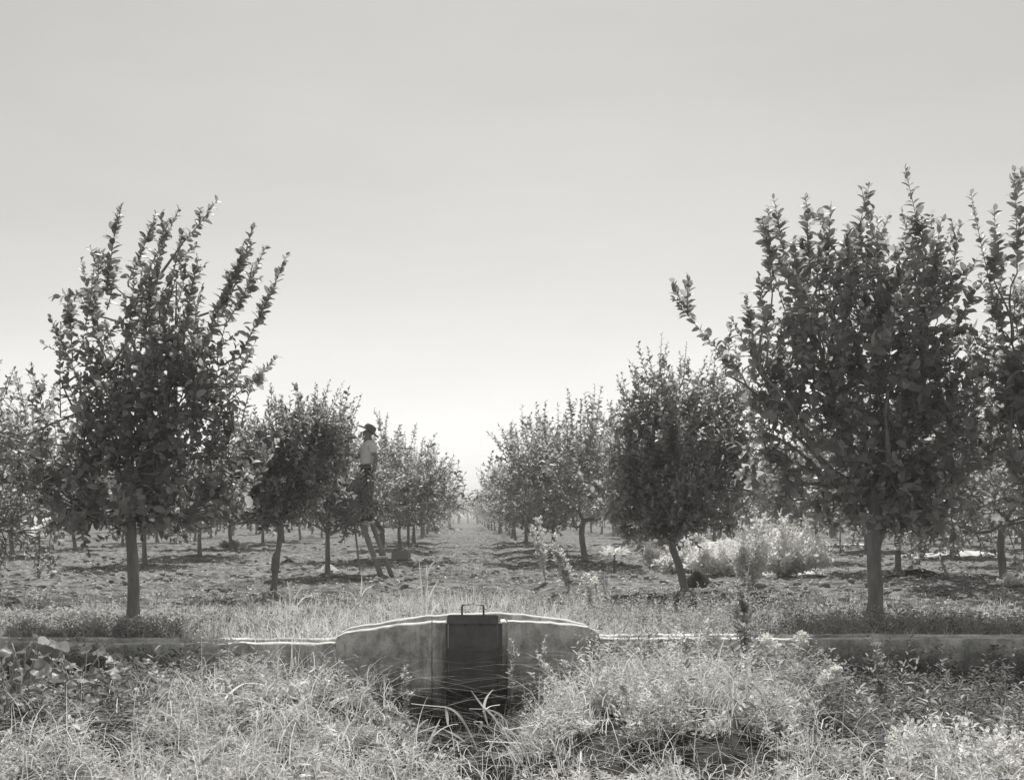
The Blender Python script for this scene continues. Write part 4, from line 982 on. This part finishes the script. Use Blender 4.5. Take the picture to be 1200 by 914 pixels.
def weed_stalk(px, D, py_base, py_top, label, seed, name='tall_weed', n=1, mat='weed', leaf=.03, spread=.04, lean=0, per=40, stem='stalk', spikes=True, cat='weed', group=None, z0=None):
    rs = np.random.RandomState(seed); X = (px-541)*D/F; z0 = float(ground_z(X, D)) if z0 is None else z0; H = HC-(py_top-603)*D/F-z0
    root = empty(name, (X, D, z0), label, cat, group); g = Geo(); Q = []; Dd = []; Nn = []; Ll = []
    for k in range(n):
        h = H*(1 if k == 0 else rs.uniform(.5, .95)); a = rs.uniform(0, 6.28); e = np.array([lean*h+(math.cos(a)*spread*2*h if k else 0), math.sin(a)*spread*2*h if k else 0, h])
        pts = limb_path((0, 0, -.03), e, rs, 9, wig=.02); g.tube(pts, np.linspace(.006, .002, 9), 5)
        subs = [(pts, 1.0)]
        for b in range(int(5+h*5)):
            i = rs.randint(2, 8); d = np.array([rs.randn()*.5, rs.randn()*.5, .9]); L = h*rs.uniform(.1, .25)
            p2 = limb_path(pts[i], pts[i]+nrm(d)*L, rs, 5, wig=.05); g.tube(p2, np.linspace(.003, .0015, 5), 3, cap=False); subs.append((p2, .5))
        for p2, wt in subs:
            m = int(per*wt); t = rs.uniform(.15, 1, m)*(len(p2)-1); i = np.minimum(t.astype(int), len(p2)-2); fr = (t-i)[:, None]
            q = p2[i]*(1-fr)+p2[i+1]*fr; Q.append(q+rs.randn(m, 3)*.004); ph = rs.uniform(0, 6.28, m)
            Dd.append(np.stack([np.cos(ph), np.sin(ph), rs.uniform(.3, 1.6, m)], 1)); Nn.append(rs.randn(m, 3)*.5+[0, 0, 1]); Ll.append(leaf*rs.uniform(.5, 1.3, m))
    link('stem', g.mesh('stem', M[stem], True), root)
    Q, Dd, Nn, Ll = np.vstack(Q), np.vstack(Dd), np.vstack(Nn), np.concatenate(Ll)
    V, fs, rn = leaves(Q, Dd, Nn, Ll, Ll*.38, False, rs=rs); link('leaves', mesh_np('leaves', V, fs, M[mat], rn), root); return root
weed_stalk(668, 16.5, 690, 628, 'pale feathery weed leaning left at the edge of the aisle', 61, 'feathery_weed', 7, 'leaf_pale', .055, .10, -.28, 60)
weed_stalk(640, 18.5, 684, 608, 'tallest plume of pale feathery weed, farther back beside the aisle', 62, 'feathery_weed', 4, 'leaf_pale', .055, .08, -.18, 60)
weed_stalk(700, 13.2, 715, 672, 'pale branching weed in the verge just right of the headwall hump', 63, 'feathery_weed', 5, 'leaf_pale', .045, .12, -.3, 40)
weed_stalk(710, 15.5, 690, 650, 'pale forked weed standing before the shaded soil right of the aisle', 64, 'tall_weed', 3, 'grass_dry', .04, .12, 0, 14)
weed_stalk(876, 8.9, 790, 645, 'tall narrow dark weed rising higher than the wall, right of centre', 65, 'tall_weed', 3, 'grass_mid', .034, .035, 0, 110)
weed_stalk(860, 8.6, 800, 712, 'leafy weed leaning against the ditch wall just left of the tall narrow one', 66, 'tall_weed', 3, 'grass_mid', .035, .1, .05, 70)
weed_stalk(474, 8.3, 800, 782, 'upright bottlebrush weed below the left half of the headwall', 67, 'bottlebrush_weed', 2, 'leaf_pale', .03, .03, 0, 80)
weed_stalk(456, 8.2, 815, 796, 'shorter bottlebrush weed left of the upright one below the headwall', 68, 'bottlebrush_weed', 1, 'leaf_pale', .026, .03, 0, 70)
weed_stalk(640, 8.6, 800, 742, 'thin weed with pale seed head standing before the right half of the headwall', 69, 'seeding_weed', 1, 'leaf_pale', .03, .02, 0, 90)
weed_stalk(672, 8.4, 830, 775, 'branching pale weed before the right end of the headwall', 70, 'seeding_weed', 3, 'leaf_pale', .035, .12, -.1, 50)
weed_stalk(660, 7.9, 830, 780, 'bent pale weed in the shade low before the right half of the headwall', 71, 'seeding_weed', 2, 'leaf_pale', .035, .12, -.2, 40)
weed_stalk(600, 9.0, 790, 752, 'small pale weed sprouting from the gap at the right of the iron gate', 72, 'seeding_weed', 2, 'leaf_pale', .025, .04, 0, 26, z0=-.35)
weed_stalk(1030, 7.6, 820, 748, 'slender weed before the dark ditch, below the largest tree', 73, 'tall_weed', 3, 'grass_mid', .028, .08, 0, 80)
weed_stalk(740, 8.9, 790, 756, 'bushy weed tight against the low wall right of the headwall', 74, 'bushy_weed', 6, 'grass_dry', .03, .16, 0, 70)
weed_stalk(780, 8.8, 790, 758, 'bushy weed before the low wall, right of the first bushy one', 75, 'bushy_weed', 6, 'grass_dry', .03, .16, 0, 70)
weed_stalk(820, 8.7, 790, 748, 'bushy weed before the low wall, rightmost of the three', 76, 'bushy_weed', 6, 'grass_dry', .03, .14, 0, 70)
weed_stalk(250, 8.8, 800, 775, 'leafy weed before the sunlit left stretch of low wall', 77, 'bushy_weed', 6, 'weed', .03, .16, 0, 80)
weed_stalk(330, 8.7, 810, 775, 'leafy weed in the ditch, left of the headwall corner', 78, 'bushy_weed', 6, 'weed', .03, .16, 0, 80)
# clumps with rounded pale tips
def pale_bush(px, D, py_top, label, seed, r=.3, n=60, name='pale_bush', leaf=.028, mat='leaf_pale', zfix=None, group=None, flat=1.0, stem='stalk', per=40, full=False):
    rs = np.random.RandomState(seed); X = (px-541)*D/F; z0 = float(ground_z(X, D)) if zfix is None else zfix; H = HC-(py_top-603)*D/F-z0
    root = empty(name, (X, D, z0), label, 'bush', group); g = Geo(); Q = []; Dd = []; Nn = []; Ll = []
    lob = [(0, 0, 1.0, .5)]+[(rs.uniform(-1, 1)*r, rs.uniform(-.6, .6)*r, rs.uniform(.35, .85) if not full else rs.uniform(.7, 1.0), rs.uniform(.25, .55)) for _ in range(7 if full else 5)]
    for k in range(n):
        lx, ly, lh, lr = lob[rs.randint(len(lob))]
        a = rs.uniform(0, 6.28); q = r*lr*rs.rand()**.6; h = H*lh*(1-.4*(q/(r*lr))**2)*rs.uniform(.5, 1.0)
        e = np.array([lx+math.cos(a)*q, ly+math.sin(a)*q*flat, h]); pts = limb_path((math.cos(a)*q*.2, math.sin(a)*q*.2, -.02), e, rs, 7, wig=.05)
        g.tube(pts, np.linspace(.004, .002, 7), 3, cap=False)
        m = per; t = np.clip(rs.beta(2.2, 1.0, m), .1, 1)*6; i = np.minimum(t.astype(int), 5); fr = (t-i)[:, None]
        Q.append(pts[i]*(1-fr)+pts[i+1]*fr+rs.randn(m, 3)*leaf*.35); Dd.append(rs.randn(m, 3)+[0, 0, .8]); Nn.append(rs.randn(m, 3)+[0, 0, .6]); Ll.append(leaf*rs.uniform(.5, 1.2, m))
    link('stem', g.mesh('stem', M[stem], True), root); Q, Dd, Nn, Ll = np.vstack(Q), np.vstack(Dd), np.vstack(Nn), np.concatenate(Ll)
    V, fs, rn = leaves(Q, Dd, Nn, Ll, Ll*.6, False, rs=rs); link('leaves', mesh_np('leaves', V, fs, M[mat], rn), root); return root
pale_bush(1125, 5.5, 822, 'bright pale bush with knobby tips in the lower right corner, the larger one', 81, .27, 260, leaf=.03, mat='leaf_white', full=True, per=24)
pale_bush(1068, 5.7, 836, 'bright pale bush just left of the larger one in the lower right corner', 82, .18, 120, leaf=.03, mat='leaf_white', full=True, per=24)
pale_bush(1190, 5.1, 850, 'pale bush cut by the right edge at the bottom', 83, .22, 160, leaf=.03, mat='leaf_white', full=True, per=24)
pale_bush(916, 21.5, 592, 'tall pale grey bush beside the dark trunk, left of the largest tree', 84, .75, 120, leaf=.085, name='grey_bush', mat='leaf_white')
pale_bush(880, 17.5, 578, 'spindly pale shrub left of the tall grey bush', 85, .45, 60, leaf=.08, name='grey_bush', mat='leaf_white')
pale_bush(803, 23, 624, 'low whitish bush right of the leaning trunk', 86, .7, 110, leaf=.08, name='grey_bush', mat='leaf_white')
pale_bush(845, 22, 622, 'rounded pale grey bush between the leaning trunk and the spindly shrub', 87, .75, 120, leaf=.08, name='grey_bush', mat='leaf_white')
pale_bush(766, 25, 628, 'narrow whitish bush left of the leaning trunk', 88, .26, 50, leaf=.06, name='grey_bush', mat='leaf_white')
pale_bush(273, 36, 629, 'dark rounded bush on the soil between the left rows', 89, .40, 60, leaf=.06, name='dark_bush', mat='leaf', stem='bark_dark')
pale_bush(1182, 17.0, 668, 'small pale bush under the drooping tree near the right edge', 90, .2, 25, leaf=.05, name='grey_bush', mat='leaf_white')

# white flower heads
def flower_weed(px, D, heads, label, seed):
    rs = np.random.RandomState(seed); X = (px-541)*D/F; z0 = float(ground_z(X, D)); root = empty('flowering_weed', (X, D, z0), label, 'flower', 'white-headed weeds before the right ditch wall')
    g = Geo()
    for (hx, hy, sz) in heads:
        e = np.array([(hx-px)*D/F, rs.uniform(-.05, .05), HC-(hy-603)*D/F-z0]); pts = limb_path((0, 0, -.02), e, rs, 8, wig=.04); g.tube(pts, np.linspace(.005, .003, 8), 5)
        m = 90; u = nrm(rs.randn(m, 3))*(.35+.65*rs.rand(m, 1))*sz; V, fs, rn = leaves(e+u*[1, 1, .8], u+rs.randn(m, 3)*.02, rs.randn(m, 3), .030, .018, rs=rs)
        link('flower_head', mesh_np('flower_head', V, fs, M['flower'], rn), root)
    link('stem', g.mesh('stem', M['stalk'], True), root)
flower_weed(906, 8.0, [(897, 748, .045), (906, 757, .04)], 'weed with twin white flower heads, leftmost of the flowering ones', 91)
flower_weed(938, 7.9, [(942, 749, .055), (937, 784, .05)], 'weed with two white flower heads one above the other', 92)
flower_weed(972, 7.7, [(973, 793, .055), (963, 800, .045), (980, 784, .03)], 'weed with the widest white flower cluster, rightmost of the flowering ones', 93)

# long-bladed grass clump at the aisle mouth
def long_grass(px, D, specs, label, seed, name='grass_clump'):
    rs = np.random.RandomState(seed); X = (px-541)*D/F; z0 = float(ground_z(X, D)); root = empty(name, (X, D, z0), label, 'grass', 'long-bladed grass clumps')
    for pts in specs:
        q = np.array([((a-px)*D/F, rs.uniform(-.03, .03), HC-(b-603)*D/F-z0) for a, b in pts]); t = np.linspace(0, 1, len(q)); t2 = np.linspace(0, 1, 14)
        q = np.stack([np.interp(t2, t, q[:, k]) for k in range(3)], 1)
        for _ in range(3): q[1:-1] = (q[:-2]+2*q[1:-1]+q[2:])/4
        wd = .014*np.sin(np.pi*np.clip(t2*.8+.12, 0, 1)); off = np.array([.7, .7, 0]); off = off/np.linalg.norm(off)
        V = np.vstack([q-off*wd[:, None], q+[0, 0, -.004], q+off*wd[:, None]]); n = 14; i = np.arange(n-1)
        Fq = np.vstack([np.stack([i, n+i, n+i+1, i+1], 1), np.stack([n+i, 2*n+i, 2*n+i+1, n+i+1], 1)])
        link('blade', mesh_np('blade', V, Fq, M['grass_dry'], np.full(len(V), rs.rand()), True), root)
long_grass(498, 11.6, [[(498, 736), (498, 700), (500, 670), (508, 657), (517, 656)], [(498, 736), (495, 700), (491, 655)], [(499, 736), (492, 705), (478, 690)], [(499, 736), (502, 700), (513, 680)], [(500, 736), (508, 712), (516, 706)], [(498, 736), (500, 690), (500, 662)], [(497, 736), (488, 715), (476, 700)]],
           'tall pale grass clump whose longest blade arches right, before the aisle', 1)
long_grass(420, 14.5, [[(420, 706), (416, 690), (408, 678)], [(421, 706), (424, 688), (424, 674)], [(420, 706), (428, 690), (440, 684)], [(419, 706), (412, 694), (402, 692)]], 'short-bladed grass clump near the ladder foot', 2)
long_grass(340, 13.0, [[(340, 718), (333, 700), (320, 690)], [(341, 718), (346, 698), (356, 685)], [(340, 718), (340, 695), (337, 680)], [(342, 718), (355, 700), (366, 697)], [(340, 718), (325, 705), (312, 702)]], 'spreading grass clump right behind the curved trunk base', 3)
long_grass(30, 6.9, [[(30, 835), (26, 805), (24, 785)], [(30, 835), (36, 805), (40, 780)], [(30, 835), (18, 815), (5, 812)], [(31, 835), (45, 812), (60, 800)], [(30, 835), (32, 810), (31, 788)]], 'narrow pale grass clump among the broad-leaved weeds', 4)
long_grass(495, 7.0, [[(480, 885), (470, 870), (492, 856), (515, 850)], [(498, 888), (505, 865), (516, 842)], [(478, 880), (486, 855), (497, 845), (502, 842)]], 'bent dry reeds at the left rim of the dark hollow', 5, 'dry_reeds')
long_grass(530, 7.3, [[(560, 880), (545, 845), (530, 828), (505, 826), (482, 823)], [(525, 850), (524, 838), (522, 828)], [(500, 870), (515, 855), (530, 848), (537, 848)], [(545, 870), (535, 862), (518, 853)]], 'arched dry reed spanning the dark hollow before the gate', 6, 'dry_reeds')
long_grass(570, 7.6, [[(590, 860), (580, 840), (566, 828), (552, 809)], [(572, 850), (566, 830), (570, 815), (578, 807)], [(600, 850), (582, 834), (568, 830), (550, 829)], [(566, 834), (575, 826), (586, 825)], [(560, 860), (566, 845), (555, 846)]], 'star-shaped reed below the right edge of the gate', 7, 'dry_reeds')
for k, (px, D, py) in enumerate([(120, 6.5, 830), (270, 6.4, 800), (380, 6.6, 812), (720, 6.2, 842), (820, 6.0, 830), (900, 6.2, 840), (620, 6.1, 850)]):
    rs = np.random.RandomState(300+k); b0 = py+55
    sp = [[(px+rs.uniform(-5, 5), b0), (px+rs.uniform(-18, 18), (b0+py)/2), (px+rs.uniform(-45, 45), py+rs.uniform(-10, 25)), (px+rs.uniform(-60, 60), py+rs.uniform(0, 40))] for _ in range(9)]
    lab = ['beside the broad-leaved weeds at left', 'on the mound left of centre, its left end', 'on the mound left of centre, its right end', 'just below the fallen stick', 'on the bank below the bushy weeds', 'on the bank below the white-headed weeds', 'on the right rim of the dark hollow'][k]
    long_grass(px, D, sp, 'curved dry grass clump '+lab, 310+k)
# fallen stick
g = Geo(); a = P(700, 7.7, py=799); b = P(768, 7.3, py=829); rs = np.random.RandomState(4)
base = Vector(b); pts = limb_path((0, 0, 0), a-b, rs, 8, wig=.01); g.tube(pts, np.linspace(.010, .016, 8), 7); o = link('fallen_stick', g.mesh('fallen_stick', M['stalk'], True)); o.location = base
tag(o, 'pale dry stick lying slanted on the weeds right of the headwall', 'stick')

# saplings
def sapling(px, py_base, py_top, nl, size, label, seed, mat='leaf_pale', dark=False, r=.2):
    b = at(px, py_base); D = b[1]; H = HC-(py_top-603)*D/F; rs = np.random.RandomState(seed)
    root = empty('sapling', (*b, 0), label, 'sapling'); g = Geo(); tp = limb_path((0, 0, -.05), (rs.uniform(-.03, .03), 0, H*.72), rs, 8, wig=.015); g.tube(tp, np.linspace(.026, .016, 8), 7)
    link('trunk', g.mesh('trunk', M['bark_dark'], True), root)
    for k in range(nl):
        a = k*2.4; q = np.array([math.cos(a)*r*rs.uniform(.1, .9), math.sin(a)*r*rs.uniform(.1, .9), H*rs.uniform(.66, .95)])
        d = np.array([math.cos(a), math.sin(a), rs.uniform(.1, 1.2)]); L = size*rs.uniform(.7, 1.2)
        g2 = Geo(); V, fs, rn = leaves([q], [d], [[rs.randn()*.4, -.4, 1]], L, L*.55, True, rs=rs); g2.add(V, fs, rn); g2.tube(limb_path(tp[-1], q, rs, 4, wig=.03), .005, 3, cap=False)
        link('leaf', g2.mesh('leaf', M[mat], True), root)
sapling(46, 675, 606, 34, .2, 'thin young sapling with large pale leaves near the left edge', 1, 'leaf_white', r=.26)
sapling(720, 672, 641, 30, .17, 'short sapling with a pale tuft of leaves, left of the leaning tree', 2, 'leaf_white', r=.26)
sapling(985, 648, 606, 22, .2, 'thin young sapling seen left of the largest trunk, in open sunlit soil', 3)

# pale soil mounds at trunk bases and under the right-hand trees
def mound(px, py, w, h, label, seed, mat='soil'):
    x0, y0 = at(px, py); rs = np.random.RandomState(seed); n = 30; m = 12; V = [(0, 0, h)]; Fs = []
    for i in range(1, m+1):
        r = i/m
        for k in range(n):
            a = 2*math.pi*k/n; rr = r*(1+.12*math.sin(3*a+seed)+.08*math.sin(5*a)); x = math.cos(a)*rr*w; y = math.sin(a)*rr*w*.8
            V.append((x, y, h*(math.cos(min(1, r)*math.pi)*.5+.5)*(1+.35*(float(vnoise(x*1.0+px, y, .15, 2))-.5))-.05*r))
    F3 = np.array([(0, 1+k, 1+(k+1) % n) for k in range(n)]); F4 = np.array([(1+i*n+k, 1+(i+1)*n+k, 1+(i+1)*n+(k+1) % n, 1+i*n+(k+1) % n) for i in range(m-1) for k in range(n)])
    o = link('soil_mound', mesh_np('soil_mound', V, [F3, F4], M[mat], None, False)); o.location = (x0, y0, .0); return tag(o, label, 'mound', 'mounds of turned soil')
mound(384, 670, .36, .17, 'pale soil mound beside the straight dark trunk behind the grass', 1, 'pale_soil')
mound(815, 690, .45, .28, 'dark soil heap at the foot of the leaning trunk', 2)
mound(852, 662, 2.1, .60, 'broad pale soil mound between the spindly shrub and leaning tree', 3, 'pale_soil')
mound(905, 668, 1.4, .30, 'low pale soil mound in front of the tall grey bush', 6, 'pale_soil')
mound(815, 650, 1.0, .62, 'steep pale soil mound right behind the leaning trunk', 7, 'pale_soil')
mound(1000, 640, 2.6, .10, 'flat pale soil mound left of the largest trunk, farther back', 8, 'pale_soil')
mound(1130, 650, 2.2, .12, 'flat pale soil mound right of the slim dark trunk, farther back', 9, 'pale_soil')
mound(338, 660, .3, .12, 'small pale soil mound right of the curved trunk', 4)
mound(1080, 676, .8, .16, 'wide soil mound at the foot of the slim dark trunk at right', 5)
